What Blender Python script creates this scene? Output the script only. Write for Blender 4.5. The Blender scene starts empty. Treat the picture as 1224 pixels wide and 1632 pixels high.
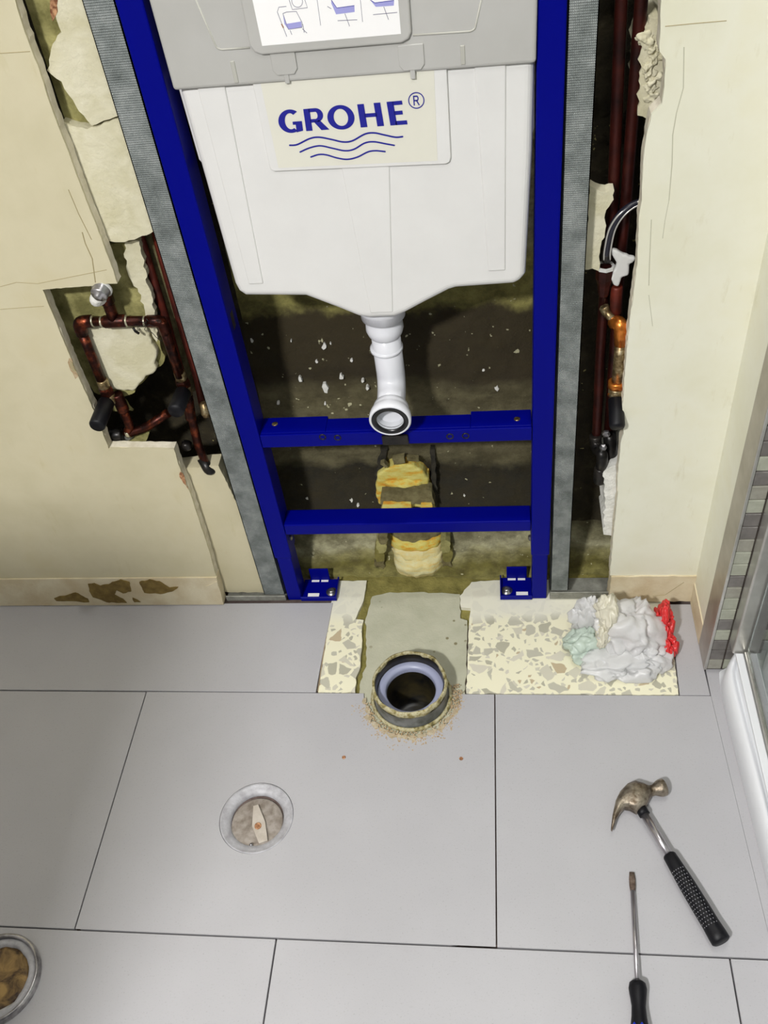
import bpy, bmesh, math, random
from mathutils import Vector, Matrix, Euler, noise
random.seed(7)
C = bpy.context.scene.collection
scn = bpy.context.scene

# ------------------------------------------------------------------ camera
F_PX = 1461.6                                   # focal length in pixels of the 1224 x 1632 frame
CAM = Vector((0.42231, -1.09831, 1.36312))
ROT = Euler((0.77842, 0.10613, 0.07834), 'XYZ')
cd = bpy.data.cameras.new('camera'); cam = bpy.data.objects.new('camera', cd); C.objects.link(cam)
cam.location = CAM; cam.rotation_euler = ROT
cd.sensor_fit = 'VERTICAL'; cd.sensor_height = 36.0; cd.lens = F_PX / 1632 * 36.0
cd.clip_start = 0.02
scn.camera = cam
# ------------------------------------------------------------------ world, lights, exposure
w = bpy.data.worlds.new('world'); scn.world = w; w.use_nodes = True
w.node_tree.nodes['Background'].inputs[0].default_value = (0.95, 0.97, 1.0, 1)
w.node_tree.nodes['Background'].inputs[1].default_value = 0.10
def area(name, loc, size, power, color, rot=(0, 0, 0)):
    l = bpy.data.lights.new(name, 'AREA'); l.shape = 'DISK'; l.size = size; l.energy = power; l.color = color
    o = bpy.data.objects.new(name, l); C.objects.link(o); o.location = loc; o.rotation_euler = rot
    return o
area('ceiling_spot_front', (0.50, -0.85, 2.28), 0.07, 3.0, (1.0, 0.99, 0.97))
area('ceiling_spot_rear', (-0.36, -2.0, 2.28), 0.22, 78.0, (1.0, 0.99, 0.98))
area('ceiling_spot_wall', (0.50, -0.10, 2.28), 0.06, 5.5, (1.0, 0.99, 0.96))
area('soft_fill', (0.80, -1.35, 2.30), 0.9, 3.0, (0.97, 0.98, 1.0))  # broad fill light added to soften the shade, no known fixture
vs = scn.view_settings
vs.view_transform = 'Standard'; vs.look = 'None'; vs.gamma = 1.0; vs.use_curve_mapping = False
vs.exposure = 0.14

# ------------------------------------------------------------------ helpers
RM = ROT.to_matrix()
def U(px, py, ax, val):                        # the point of the plane (axis = val) that the photo's pixel shows
    d = RM @ Vector(((px - 612) / F_PX, -(py - 816) / F_PX, -1.0))
    t = (val - CAM[ax]) / d[ax]
    return CAM + d * t
def P(px, py, Y): return U(px, py, 1, Y)
def G(px, py, z=0.0): return U(px, py, 2, z)

class MB:
    def __init__(s): s.v = []; s.f = []; s.sm = []
    def add(s, vs_, fs, smooth=False):
        n = len(s.v); s.v += [Vector(v) for v in vs_]
        for f in fs: s.f.append([i + n for i in f]); s.sm.append(smooth)
        return s
    def box(s, x0, x1, y0, y1, z0, z1):
        v = [(x, y, z) for z in (z0, z1) for y in (y0, y1) for x in (x0, x1)]
        return s.add(v, [(0, 2, 3, 1), (4, 5, 7, 6), (0, 1, 5, 4), (2, 6, 7, 3), (0, 4, 6, 2), (1, 3, 7, 5)])
    def prism(s, pts, off):
        n = len(pts); off = Vector(off)
        a = [Vector(p) for p in pts]
        nr = Vector((0, 0, 0))
        for i in range(n): nr += a[i].cross(a[(i + 1) % n])
        if nr.dot(off) > 0: a.reverse()
        b = [p + off for p in a]
        fs = [tuple(range(n)), tuple(range(2 * n - 1, n - 1, -1))]
        fs += [(i, n + i, n + (i + 1) % n, (i + 1) % n) for i in range(n)]
        return s.add(a + b, fs)
    def tube(s, path, r, n=12, cap=True, smooth=True, start=0.0):
        path = [Vector(p) for p in path]; m = len(path)
        rs = r if isinstance(r, (list, tuple)) else [r] * m
        t0 = (path[1] - path[0]).normalized()
        up = Vector((0, 0, 1)) if abs(t0.z) < .9 else Vector((0, 1, 0))
        nx = t0.cross(up).normalized(); vs_ = []; prev = t0
        for i in range(m):
            if i == 0: t = t0
            elif i == m - 1: t = (path[i] - path[i - 1]).normalized()
            else: t = ((path[i] - path[i - 1]).normalized() + (path[i + 1] - path[i]).normalized()).normalized()
            q = prev.rotation_difference(t); nx = q @ nx; prev = t
            by = t.cross(nx).normalized()
            for k in range(n):
                a = 2 * math.pi * k / n + start
                vs_.append(path[i] + nx * math.cos(a) * rs[i] + by * math.sin(a) * rs[i])
        fs = []
        for i in range(m - 1):
            for k in range(n):
                fs.append((i * n + k, i * n + (k + 1) % n, (i + 1) * n + (k + 1) % n, (i + 1) * n + k))
        s.add(vs_, fs, smooth)
        if cap:
            b = len(s.v) - m * n
            s.f.append([b + k for k in range(n)][::-1]); s.sm.append(False)
            s.f.append([b + (m - 1) * n + k for k in range(n)]); s.sm.append(False)
        return s
    def lathe(s, base, axis, prof, n=32, smooth=True, close=False, caps=(1, 1)):     # prof: (radius, distance along axis)
        axis = Vector(axis).normalized(); base = Vector(base)
        up = Vector((0, 0, 1)) if abs(axis.z) < .9 else Vector((0, 1, 0))
        x = axis.cross(up).normalized(); y = axis.cross(x)
        vs_ = []
        for (r, h) in prof:
            for k in range(n):
                a = 2 * math.pi * k / n
                vs_.append(base + axis * h + x * math.cos(a) * r + y * math.sin(a) * r)
        m = len(prof); fs = []
        for i in range(m if close else m - 1):
            j = (i + 1) % m
            for k in range(n): fs.append((i * n + k, i * n + (k + 1) % n, j * n + (k + 1) % n, j * n + k))
        s.add(vs_, fs, smooth); b = len(s.v) - m * n
        if not close:
            if caps[0] and prof[0][0] > 1e-6: s.f.append([b + k for k in range(n)][::-1]); s.sm.append(False)
            if caps[1] and prof[-1][0] > 1e-6: s.f.append([b + (m - 1) * n + k for k in range(n)]); s.sm.append(False)
        return s
    def build(s, name, mat, parent=None, bevel=0, seg=2, solid=0):
        me = bpy.data.meshes.new(name)
        if parent is None:
            lo = [min(v[i] for v in s.v) for i in range(3)]; hi = [max(v[i] for v in s.v) for i in range(3)]
            org = Vector(((lo[0] + hi[0]) / 2, (lo[1] + hi[1]) / 2, lo[2]))
        else: org = base_of(parent)
        me.from_pydata([tuple(v - org) for v in s.v], [], s.f)
        me.polygons.foreach_set('use_smooth', s.sm)
        bm = bmesh.new(); bm.from_mesh(me); bmesh.ops.recalc_face_normals(bm, faces=bm.faces); bm.to_mesh(me); bm.free()
        me.update()
        if mat: me.materials.append(mat)
        o = bpy.data.objects.new(name, me); C.objects.link(o)
        if parent is None: o.location = org; o['_b'] = list(org)
        else: o.parent = parent; o['_b'] = list(org)
        if solid:
            md = o.modifiers.new('solid', 'SOLIDIFY'); md.thickness = solid; md.offset = 0
        if bevel:
            md = o.modifiers.new('bevel', 'BEVEL'); md.width = bevel; md.segments = seg; md.limit_method = 'ANGLE'; md.angle_limit = math.radians(40)
            md.harden_normals = False
        return o
def base_of(o): return Vector(o['_b'])
def thing(name, loc, label, cat, group=None):
    o = bpy.data.objects.new(name, None); C.objects.link(o); o.location = loc; o['_b'] = list(loc)
    o.empty_display_size = .03
    return tag(o, label, cat, group)
def tag(o, label, cat, group=None, kind=None):
    o['label'] = label; o['category'] = cat
    if group: o['group'] = group
    if kind: o['kind'] = kind
    return o
def struct(o, label=None):
    o['kind'] = 'structure'
    if label: o['label'] = label
    return o
def bez(pts, n=8):                              # smooth curve through points (Catmull-Rom)
    pts = [Vector(p) for p in pts]; q = [pts[0] * 2 - pts[1]] + pts + [pts[-1] * 2 - pts[-2]]; out = []
    for i in range(1, len(q) - 2):
        a, b, c, d = q[i - 1:i + 3]
        for k in range(n):
            t = k / n
            out.append(.5 * ((2 * b) + (c - a) * t + (2 * a - 5 * b + 4 * c - d) * t * t + (3 * b - a - 3 * c + d) * t ** 3))
    out.append(pts[-1]); return out
def rounded(pts, r, n=5):                       # polyline with rounded corners
    pts = [Vector(p) for p in pts]; out = [pts[0]]
    for i in range(1, len(pts) - 1):
        a, b, c = pts[i - 1:i + 2]
        u = (a - b); v = (c - b); rr = min(r, u.length * .49, v.length * .49)
        p0 = b + u.normalized() * rr; p2 = b + v.normalized() * rr
        for k in range(n + 1):
            t = k / n; out.append(p0 * (1 - t) ** 2 + b * 2 * t * (1 - t) + p2 * t * t)
    out.append(pts[-1]); return out
def jag(pts, amp, step, seed=0, closed=True):   # broken outline: points inserted and pushed in the polygon's plane
    pts = [Vector(p) for p in pts]; n = len(pts); out = []
    nr = Vector((0, 0, 0))
    for i in range(n): nr += (pts[i] - pts[0]).cross(pts[(i + 1) % n] - pts[0])
    nr.normalize()
    for i in range(n if closed else n - 1):
        a, b = pts[i], pts[(i + 1) % n]; L = (b - a).length; m = max(1, min(200, int(L / step)))
        if m > 100: out.append(a); continue
        side = (b - a).normalized().cross(nr)
        for k in range(m):
            p = a.lerp(b, k / m)
            if k: p = p + side * amp * (noise.noise(p * 90 + Vector((seed, 0, 0))) * 1.5 + noise.noise(p * 300) * .7)
            out.append(p)
    if not closed: out.append(pts[-1])
    return out

# ------------------------------------------------------------------ materials
def srgb(c): return tuple(((x / 255) / 12.92 if x / 255 <= .04045 else ((x / 255 + .055) / 1.055) ** 2.4) for x in c) + (1,)
class N:
    def __init__(s, name):
        s.m = bpy.data.materials.new(name); s.m.use_nodes = True; s.t = s.m.node_tree; s.b = s.t.nodes['Principled BSDF']
        s.g = s.t.nodes.new('ShaderNodeNewGeometry'); s.pos = s.g.outputs['Position']
    def n(s, ty, **k):
        o = s.t.nodes.new(ty)
        for a, v in k.items(): setattr(o, a, v)
        return o
    def l(s, a, b): s.t.links.new(a, b)
    def noise(s, scale, detail=4, rough=.6, vec=None, dist=0):
        o = s.n('ShaderNodeTexNoise'); o.inputs['Scale'].default_value = scale; o.inputs['Detail'].default_value = detail
        o.inputs['Roughness'].default_value = rough; o.inputs['Distortion'].default_value = dist; s.l(vec or s.pos, o.inputs['Vector']); return o.outputs['Fac']
    def ramp(s, fac, stops, interp='LINEAR'):
        o = s.n('ShaderNodeValToRGB'); o.color_ramp.interpolation = interp; e = o.color_ramp.elements
        while len(e) > 1: e.remove(e[0])
        for i, (p, c) in enumerate(stops):
            if i == 0: e[0].position = p; q = e[0]
            else: q = e.new(p)
            q.color = srgb(c) if not isinstance(c, (int, float)) else (c, c, c, 1)
        s.l(fac, o.inputs[0]); return o.outputs[0]
    def mix(s, fac, a, b, ty='MIX'):
        o = s.n('ShaderNodeMix', data_type='RGBA', blend_type=ty)
        for i, v in ((0, fac), (6, a), (7, b)):
            if isinstance(v, (int, float)): o.inputs[i].default_value = v
            elif isinstance(v, tuple): o.inputs[i].default_value = v
            else: s.l(v, o.inputs[i])
        return o.outputs[2]
    def math(s, op, a, b=0.0, c=None):
        o = s.n('ShaderNodeMath', operation=op)
        for i, v in enumerate((a, b) if c is None else (a, b, c)):
            if isinstance(v, (int, float)): o.inputs[i].default_value = v
            else: s.l(v, o.inputs[i])
        return o.outputs[0]
    def sep(s): o = s.n('ShaderNodeSeparateXYZ'); s.l(s.pos, o.inputs[0]); return o.outputs
    def map(s, sc): o = s.n('ShaderNodeVectorMath', operation='MULTIPLY'); s.l(s.pos, o.inputs[0]); o.inputs[1].default_value = sc; return o.outputs[0]
    def bump(s, h, strength=.3, dist=.002):
        o = s.n('ShaderNodeBump'); o.inputs['Strength'].default_value = strength; o.inputs['Distance'].default_value = dist; s.l(h, o.inputs['Height']); s.l(o.outputs[0], s.b.inputs['Normal'])
    def fin(s, col=None, rough=.6, metal=0.0):
        if col is not None:
            if isinstance(col, tuple): s.b.inputs['Base Color'].default_value = col
            else: s.l(col, s.b.inputs['Base Color'])
        if isinstance(rough, (int, float)): s.b.inputs['Roughness'].default_value = rough
        else: s.l(rough, s.b.inputs['Roughness'])
        s.b.inputs['Metallic'].default_value = metal
        return s.m
def mottled(name, a, b, scale=20, rough=.6, metal=0.0, bs=0.0, bscale=None, bd=.002, lo=.35, hi=.65, dist=0):
    m = N(name); f = m.noise(scale, dist=dist); col = m.ramp(f, [(lo, a), (hi, b)])
    if bs: m.bump(m.noise(bscale or scale * 4), bs, bd)
    return m.fin(col, rough, metal)

M = {}
# painted plaster walls: cream with faint stains and hairlines
def plaster(name, a, b, c):
    m = N(name); f = m.noise(6, 5); col = m.ramp(f, [(.3, a), (.55, b), (.75, c)])
    st = m.noise(1.0, 6, .65, vec=m.map((55, 30, 14))); col = m.mix(m.ramp(st, [(.60, 0), (.80, .35)]), col, srgb((178, 165, 112)))
    m.bump(m.noise(140, 5), .12, .001); return m.fin(col, .55)
M['plaster'] = plaster('cream_plaster', (222, 220, 196), (229, 228, 210), (226, 223, 198))
M['plaster_left'] = plaster('dimmed_beige_plaster', (194, 186, 154), (204, 196, 166), (199, 189, 154))  # beige paint, darkened further to carry the left side's dimmer light
M['plaster_edge'] = mottled('broken_plaster_edge', (206, 198, 174), (226, 219, 200), 60, .9, bs=.4, bscale=200)
M['raw_plaster'] = mottled('rough_cream_plaster', (198, 192, 160), (214, 209, 184), 22, .9, bs=.5, bscale=120, bd=.003, dist=.6)
M['olive'] = mottled('olive_mortar', (112, 108, 62), (168, 162, 106), 30, .95, bs=.8, bscale=120, bd=.003)
M['white_filler'] = mottled('white_filler', (214, 214, 206), (238, 237, 230), 40, .8, bs=.7, bscale=110, bd=.004)
M['skirt'] = mottled('old_skirting_bed', (200, 184, 150), (218, 208, 180), 16, .8, bs=.4, bscale=120)
M['residue'] = mottled('brown_adhesive', (104, 84, 38), (134, 112, 58), 60, .9, bs=.5, bscale=200)
# concrete behind the frame: olive stain with darker and paler bands by height
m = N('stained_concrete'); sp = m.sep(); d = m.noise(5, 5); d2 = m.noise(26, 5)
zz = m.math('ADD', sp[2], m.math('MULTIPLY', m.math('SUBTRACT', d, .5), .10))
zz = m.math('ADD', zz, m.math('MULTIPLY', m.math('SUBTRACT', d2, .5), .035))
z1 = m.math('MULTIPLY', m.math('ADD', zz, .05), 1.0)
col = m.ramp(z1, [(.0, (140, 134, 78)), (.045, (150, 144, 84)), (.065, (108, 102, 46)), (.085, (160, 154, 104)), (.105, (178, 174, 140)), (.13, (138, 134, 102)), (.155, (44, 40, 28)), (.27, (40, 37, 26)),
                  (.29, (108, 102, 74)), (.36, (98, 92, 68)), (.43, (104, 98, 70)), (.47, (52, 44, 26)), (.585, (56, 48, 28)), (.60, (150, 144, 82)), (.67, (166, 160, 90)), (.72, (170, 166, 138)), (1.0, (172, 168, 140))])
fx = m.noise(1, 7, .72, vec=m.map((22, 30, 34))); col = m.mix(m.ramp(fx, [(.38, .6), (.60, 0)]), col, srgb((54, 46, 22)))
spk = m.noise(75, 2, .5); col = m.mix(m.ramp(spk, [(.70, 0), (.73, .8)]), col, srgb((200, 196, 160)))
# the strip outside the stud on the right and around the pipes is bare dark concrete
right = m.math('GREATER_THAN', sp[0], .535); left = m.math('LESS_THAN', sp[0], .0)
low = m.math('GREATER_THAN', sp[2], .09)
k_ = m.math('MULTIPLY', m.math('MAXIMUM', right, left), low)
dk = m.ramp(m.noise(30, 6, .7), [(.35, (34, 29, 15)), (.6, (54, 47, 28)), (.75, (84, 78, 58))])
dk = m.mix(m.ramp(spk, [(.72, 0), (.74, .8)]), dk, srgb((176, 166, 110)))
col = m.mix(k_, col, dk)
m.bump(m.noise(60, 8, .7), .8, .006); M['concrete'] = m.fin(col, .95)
# floor
m = N('grey_porcelain_tile'); f = m.noise(3, 3); col = m.ramp(f, [(.3, (168, 167, 170)), (.7, (176, 175, 178))])
col = m.mix(m.ramp(m.noise(420, 2), [(.62, 0), (.72, .35)]), col, srgb((120, 116, 116)))
col = m.mix(m.ramp(m.noise(1, 3, .6, vec=m.map((90, 260, 1))), [(.62, 0), (.75, .22)]), col, srgb((150, 146, 146)))
m.bump(m.noise(300, 3), .06, .0005); M['tile'] = m.fin(col, m.ramp(m.noise(14, 4), [(.3, .38), (.7, .5)]))
M['tile_side'] = mottled('tile_body', (150, 132, 104), (170, 152, 126), 60, .9)
M['grout'] = mottled('dark_joint', (84, 70, 66), (112, 98, 92), 40, .95)
M['subfloor'] = mottled('olive_mortar_floor', (104, 98, 46), (138, 130, 70), 30, .95, bs=.8, bscale=110, bd=.004)  # olive mortar tone, darker than the cement fill
m = N('cement_fill'); f = m.noise(18, 5); col = m.ramp(f, [(.3, (170, 170, 148)), (.7, (186, 185, 164))])
v = m.n('ShaderNodeTexVoronoi'); v.inputs['Scale'].default_value = 42; m.l(m.pos, v.inputs['Vector'])
pk = m.math('MULTIPLY', m.ramp(v.outputs['Distance'], [(.10, 1), (.16, 0)]), m.ramp(m.noise(9, 2), [(.5, 0), (.55, .9)]))
col = m.mix(pk, col, srgb((118, 110, 78))); m.bump(m.noise(120, 6), .5, .002); M['cement'] = m.fin(col, .9)
m = N('terrazzo'); sp = m.sep()
def chips(sc, thr, e0, e1, seed):
    off = m.n('ShaderNodeVectorMath', operation='ADD'); m.l(m.map((1, 1, .0)), off.inputs[0]); off.inputs[1].default_value = (seed, seed * .7, 0)
    nz = m.n('ShaderNodeTexNoise'); nz.inputs['Scale'].default_value = 40; m.l(m.pos, nz.inputs['Vector'])
    ad = m.n('ShaderNodeVectorMath', operation='MULTIPLY_ADD'); m.l(nz.outputs['Color'], ad.inputs[0]); ad.inputs[1].default_value = (.012, .012, 0); m.l(off.outputs[0], ad.inputs[2])
    a = m.n('ShaderNodeTexVoronoi', feature='DISTANCE_TO_EDGE', voronoi_dimensions='2D'); b = m.n('ShaderNodeTexVoronoi', feature='F1', voronoi_dimensions='2D')
    for q in (a, b): q.inputs['Scale'].default_value = sc; m.l(ad.outputs[0], q.inputs['Vector'])
    s2 = m.n('ShaderNodeSeparateColor'); m.l(b.outputs['Color'], s2.inputs[0])
    keep = m.math('GREATER_THAN', s2.outputs[0], thr)
    mask = m.math('MULTIPLY', keep, m.ramp(a.outputs['Distance'], [(e0, 0), (e1, 1)]))
    cc = m.ramp(s2.outputs[1], [(.0, (186, 183, 166)), (.35, (202, 198, 180)), (.6, (176, 173, 154)), (.8, (208, 203, 186)), (.93, (188, 172, 142))], 'CONSTANT')
    return mask, cc
k1, c1 = chips(42, .52, .10, .15, 0); k2, c2 = chips(95, .58, .16, .24, 5)
col = m.mix(k2, srgb((232, 228, 200)), c2); col = m.mix(k1, col, c1)
dusty = m.ramp(m.math('ADD', sp[1], m.math('MULTIPLY', m.math('SUBTRACT', m.noise(18), .5), .05)), [(.0, 0), (.012, 0), (.02, .0)])
dust = m.math('ADD', sp[1], m.math('MULTIPLY', m.math('SUBTRACT', m.noise(18), .5), .04))
dust = m.n('ShaderNodeMapRange'); m.l(m.math('ADD', sp[1], m.math('MULTIPLY', m.math('SUBTRACT', m.noise(18), .5), .03)), dust.inputs[0]); dust.inputs[1].default_value = -.052; dust.inputs[2].default_value = -.03
dust.inputs[4].default_value = .88
col = m.mix(dust.outputs[0], col, srgb((224, 222, 206))); M['terrazzo'] = m.fin(col, .5)
# frame and metals
m = N('blue_powder_coat'); M['blue'] = m.fin(srgb((0, 5, 122)), .4); m.b.inputs['Specular IOR Level'].default_value = .10
m.bump(m.noise(500, 2), .08, .0004)
m = N('galvanised_steel'); f = m.noise(24, 6, .7); col = m.ramp(f, [(.3, (96, 102, 100)), (.5, (134, 140, 138)), (.72, (172, 176, 174))])
sp = m.sep()
sx = m.math('SINE', m.math('MULTIPLY', sp[0], 1570)); sz = m.math('SINE', m.math('MULTIPLY', sp[2], 1120)); dots = m.math('MULTIPLY', sx, sz)
m.bump(m.math('ABSOLUTE', dots), .6, .0012); M['galv'] = m.fin(m.mix(m.ramp(m.math('ABSOLUTE', dots), [(.2, .3), (.6, 0)]), col, srgb((80, 86, 84))), .5, .25)
m = N('galvanised_track'); M['track'] = m.fin(m.ramp(m.noise(30, 6, .7), [(.3, (112, 112, 104)), (.7, (168, 168, 158))]), .55, .4)
m = N('old_copper'); f = m.noise(60, 5, .65); col = m.ramp(f, [(.34, (26, 13, 12)), (.52, (66, 28, 18)), (.64, (128, 60, 34)), (.76, (190, 110, 66))]); m.bump(m.noise(200, 4), .25, .001); M['copper'] = m.fin(col, .38, .75)
m = N('red_primed_copper'); f = m.noise(30, 5); col = m.ramp(f, [(.3, (58, 20, 14)), (.7, (118, 44, 28))]); M['red_copper'] = m.fin(col, .5, .35)
m = N('dark_copper'); f = m.noise(30, 5); col = m.ramp(f, [(.3, (34, 12, 10)), (.7, (78, 28, 20))]); M['dark_copper'] = m.fin(col, .42, .5)
m = N('bright_copper'); M['bright_copper'] = m.fin(m.ramp(m.noise(60), [(.35, (176, 92, 34)), (.65, (226, 140, 60))]), .28, .8)
m = N('tarnished_brass'); M['brass'] = m.fin(m.ramp(m.noise(120, 5, .7), [(.3, (60, 46, 30)), (.5, (140, 120, 84)), (.7, (196, 184, 150))]), .35, .75)
M['solder'] = mottled('solder', (150, 146, 122), (214, 208, 180), 90, .35, .7)
M['chrome'] = mottled('dull_chrome', (140, 138, 140), (196, 194, 196), 60, .28, .9)
M['steel'] = mottled('bright_steel', (160, 156, 160), (186, 182, 186), 9, .28, .9)
M['head'] = mottled('worn_hammer_steel', (92, 78, 62), (168, 158, 142), 70, .38, .8, bs=.4, bscale=160)
M['tip'] = mottled('worn_blade', (96, 80, 70), (132, 116, 104), 200, .6, .6)
m = N('black_rubber'); m.bump(m.noise(500, 2), .1, .0005); M['black'] = m.fin(srgb((8, 8, 14)), .5); m.b.inputs['Specular IOR Level'].default_value = .3
M['black_gloss'] = N('black_seal').fin(srgb((14, 14, 18)), .3)
M['dark'] = mottled('dark_fitting', (20, 20, 22), (52, 48, 44), 60, .35, .5)
M['bluedot'] = N('blue_inlay').fin(srgb((20, 50, 190)), .3)
M['pimple'] = N('grey_pimple').fin(srgb((150, 150, 156)), .5)
# plastics
m = N('white_foam_shell'); m.bump(m.noise(260, 4), .12, .0008); M['eps'] = m.fin(m.ramp(m.noise(8, 4), [(.3, (218, 217, 214)), (.7, (225, 224, 221))]), .6)
m = N('milky_grey_plastic'); m.bump(m.noise(300, 3), .1, .0006); M['cover'] = m.fin(m.ramp(m.noise(7, 3), [(.3, (176, 175, 170)), (.7, (186, 185, 181))]), .42)
M['cover_line'] = N('milky_plastic_rib').fin(srgb((178, 177, 168)), .5)
M['film'] = N('cream_film').fin(srgb((222, 220, 206)), .35)
M['paper'] = N('white_paper').fin(srgb((244, 243, 242)), .6)
M['ink'] = N('blue_ink').fin(srgb((14, 18, 140)), .5)
M['ink_grey'] = N('grey_ink').fin(srgb((110, 108, 130)), .6)
M['ink_pale'] = N('pale_blue_ink').fin(srgb((158, 158, 214)), .6)
m = N('white_pvc'); M['pvc'] = m.fin(srgb((226, 227, 232)), .22)
m.b.inputs['Subsurface Weight'].default_value = .0
M['pvc_in'] = N('grey_pvc_lining').fin(srgb((206, 208, 212)), .3)
M['greypipe'] = mottled('soiled_grey_pipe', (78, 80, 76), (122, 124, 124), 40, .45)
m = N('limescale_rim'); M['rim'] = m.fin(m.ramp(m.noise(90, 5, .7), [(.32, (70, 62, 34)), (.44, (138, 126, 76)), (.56, (186, 180, 148)), (.66, (160, 146, 96)), (.78, (96, 80, 40))]), .7); m.bump(m.noise(150, 4), .6, .002)
M['lilac'] = N('lilac_liner').fin(srgb((150, 155, 180)), .35)
M['deepdark'] = mottled('sludge', (12, 14, 18), (48, 42, 24), 30, .35)
M['dirt'] = mottled('brown_crumbs', (158, 132, 96), (190, 172, 142), 120, .95)
m = N('drain_metal'); M['drain_ring'] = m.fin(m.ramp(m.noise(50, 5, .7), [(.3, (146, 144, 148)), (.7, (186, 186, 190))]), .55, .08); m.bump(m.noise(90, 5), .4, .0015)
M['drain_lid'] = mottled('drain_lid_metal', (122, 112, 102), (158, 150, 142), 80, .5, .15, bs=.3, bscale=160)
M['strap'] = mottled('strap_metal', (172, 162, 150), (190, 182, 172), 60, .45, .1)
M['rust'] = mottled('rust', (106, 58, 28), (196, 150, 110), 200, .8)
M['pit'] = mottled('dark_groove_shade', (30, 28, 22), (56, 52, 40), 60, .95)
# foam, bag
m = N('yellow_foam'); col = m.ramp(m.noise(1, 5, .65, vec=m.map((30, 60, 90))), [(.33, (206, 138, 36)), (.42, (212, 170, 62)), (.52, (206, 194, 104)), (.75, (222, 212, 136))]); m.bump(m.noise(120, 6), .6, .003); M['foam'] = m.fin(col, .85)
m = N('pale_foam'); col = m.ramp(m.noise(1, 5, .65, vec=m.map((30, 60, 120))), [(.30, (202, 138, 60)), (.38, (212, 192, 124)), (.6, (210, 204, 158)), (.75, (200, 196, 160))]); m.bump(m.noise(120, 6), .6, .003); M['foam2'] = m.fin(col, .85)
M['greymortar'] = mottled('grey_mortar', (92, 84, 52), (124, 116, 80), 60, .95, bs=.7, bscale=120, bd=.004)
def film(name, c, a=.35):
    m = N(name); m.b.inputs['Base Color'].default_value = srgb(c); m.b.inputs['Roughness'].default_value = .28
    tr = m.n('ShaderNodeBsdfTranslucent'); tr.inputs[0].default_value = srgb(c); mx = m.n('ShaderNodeMixShader'); mx.inputs[0].default_value = a
    m.bump(m.noise(34, 4, .55, dist=1.0), .35, .004)
    m.l(m.b.outputs[0], mx.inputs[1]); m.l(tr.outputs[0], mx.inputs[2]); m.l(mx.outputs[0], m.t.nodes['Material Output'].inputs[0]); return m.m
M['bag'] = film('white_bag_film', (246, 246, 246), .5); M['bag_red'] = film('red_bag_film', (228, 58, 60), .2); M['bag_green'] = film('green_tinted_film', (216, 230, 218)); M['tissue'] = film('cream_tissue', (242, 238, 220)); M['ptfe'] = film('white_tape', (226, 226, 222), .2)
# shower
M['acrylic'] = N('white_acrylic').fin(srgb((226, 228, 231)), .28)
M['alu'] = mottled('brushed_aluminium', (178, 176, 170), (204, 202, 196), 12, .32, .75)
M['alu_trim'] = mottled('matt_aluminium_trim', (150, 142, 130), (176, 170, 160), 12, .35, .7)
for i, c in enumerate([(164, 166, 150), (134, 134, 124), (112, 108, 104), (150, 148, 136)]): M['mosaic%d' % i] = mottled('mosaic_grey_%d' % i, tuple(x - 8 for x in c), tuple(x + 6 for x in c), 80, .35)
M['mosaic_grout'] = mottled('mosaic_joint', (62, 54, 48), (84, 76, 68), 60, .95)
m = N('shower_glass'); m.b.inputs['Transmission Weight'].default_value = 1; m.b.inputs['IOR'].default_value = 1.45; M['glass'] = m.fin(srgb((216, 226, 222)), .03)
M['darkseal'] = N('dark_seal').fin(srgb((26, 26, 38)), .35)
M['ceil'] = N('ceiling_white').fin(srgb((235, 233, 225)), .8)
m = N('braided_hose'); M['hose'] = m.fin(srgb((202, 200, 194)), .3, .6)

# ------------------------------------------------------------------ setting: floor
YF = -.006                                      # face of the plastered walls
XL, XR, YB, ZT = -1.15, 1.75, -2.4, 2.35
SC = Vector((.2555, -.2125, 0)); SR = .066
def with_hole(x0, x1, y0, y1, hole, r, z0, z1, n=48, outer=None):      # slab with a round hole, as a keyhole outline
    pts = outer or [(x0, y0), (x1, y0), (x1, y1), (x0, y1)]
    k0 = min(range(len(pts)), key=lambda i: (Vector((pts[i][0], pts[i][1])) - Vector((hole.x, hole.y))).length)
    pts = pts[k0:] + pts[:k0]; a0 = math.atan2(pts[0][1] - hole.y, pts[0][0] - hole.x)
    area2 = sum(pts[i][0] * pts[(i + 1) % len(pts)][1] - pts[(i + 1) % len(pts)][0] * pts[i][1] for i in range(len(pts)))
    sg = -1 if area2 > 0 else 1
    circ = [(hole.x + math.cos(a0 + sg * 6.28318 * k / n) * r, hole.y + math.sin(a0 + sg * 6.28318 * k / n) * r) for k in range(n)]
    circ.append((circ[0][0] + 1e-5, circ[0][1] + 1e-5))
    q = pts + [(pts[0][0] + 1e-5, pts[0][1] + 1e-5)] + circ
    return MB().prism([Vector((x, y, z1)) for x, y in q], (0, 0, z0 - z1))
slab = MB()
slab.box(XL - .1, .15, YB, .36, -.09, -.012).box(.36, XR + .1, YB, .36, -.09, -.012).box(.15, .36, YB, -.32, -.09, -.012).box(.15, .36, -.10, .36, -.09, -.012)
_h = with_hole(.15, .36, -.32, -.10, SC, .0600, -.09, -.012); slab.add(_h.v, _h.f)
slab = slab.build('floor', M['grout']); struct(slab, 'grey tiled bathroom floor opened up under the cistern frame')
YA, YC, TW = -.2075, -.6275, .629
X1 = -.229
jt = .0011
def tile(x0, x1, y0, y1, cutpts=None):
    b = MB()
    if cutpts: b.prism([Vector((p[0], p[1], 0)) for p in cutpts], (0, 0, -.0115))
    else: b.box(x0 + jt, x1 - jt, y0 + jt, y1 - jt, -.0115, 0)
    return b.build('tile', M['tile'], slab, bevel=.0007, seg=1)
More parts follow.
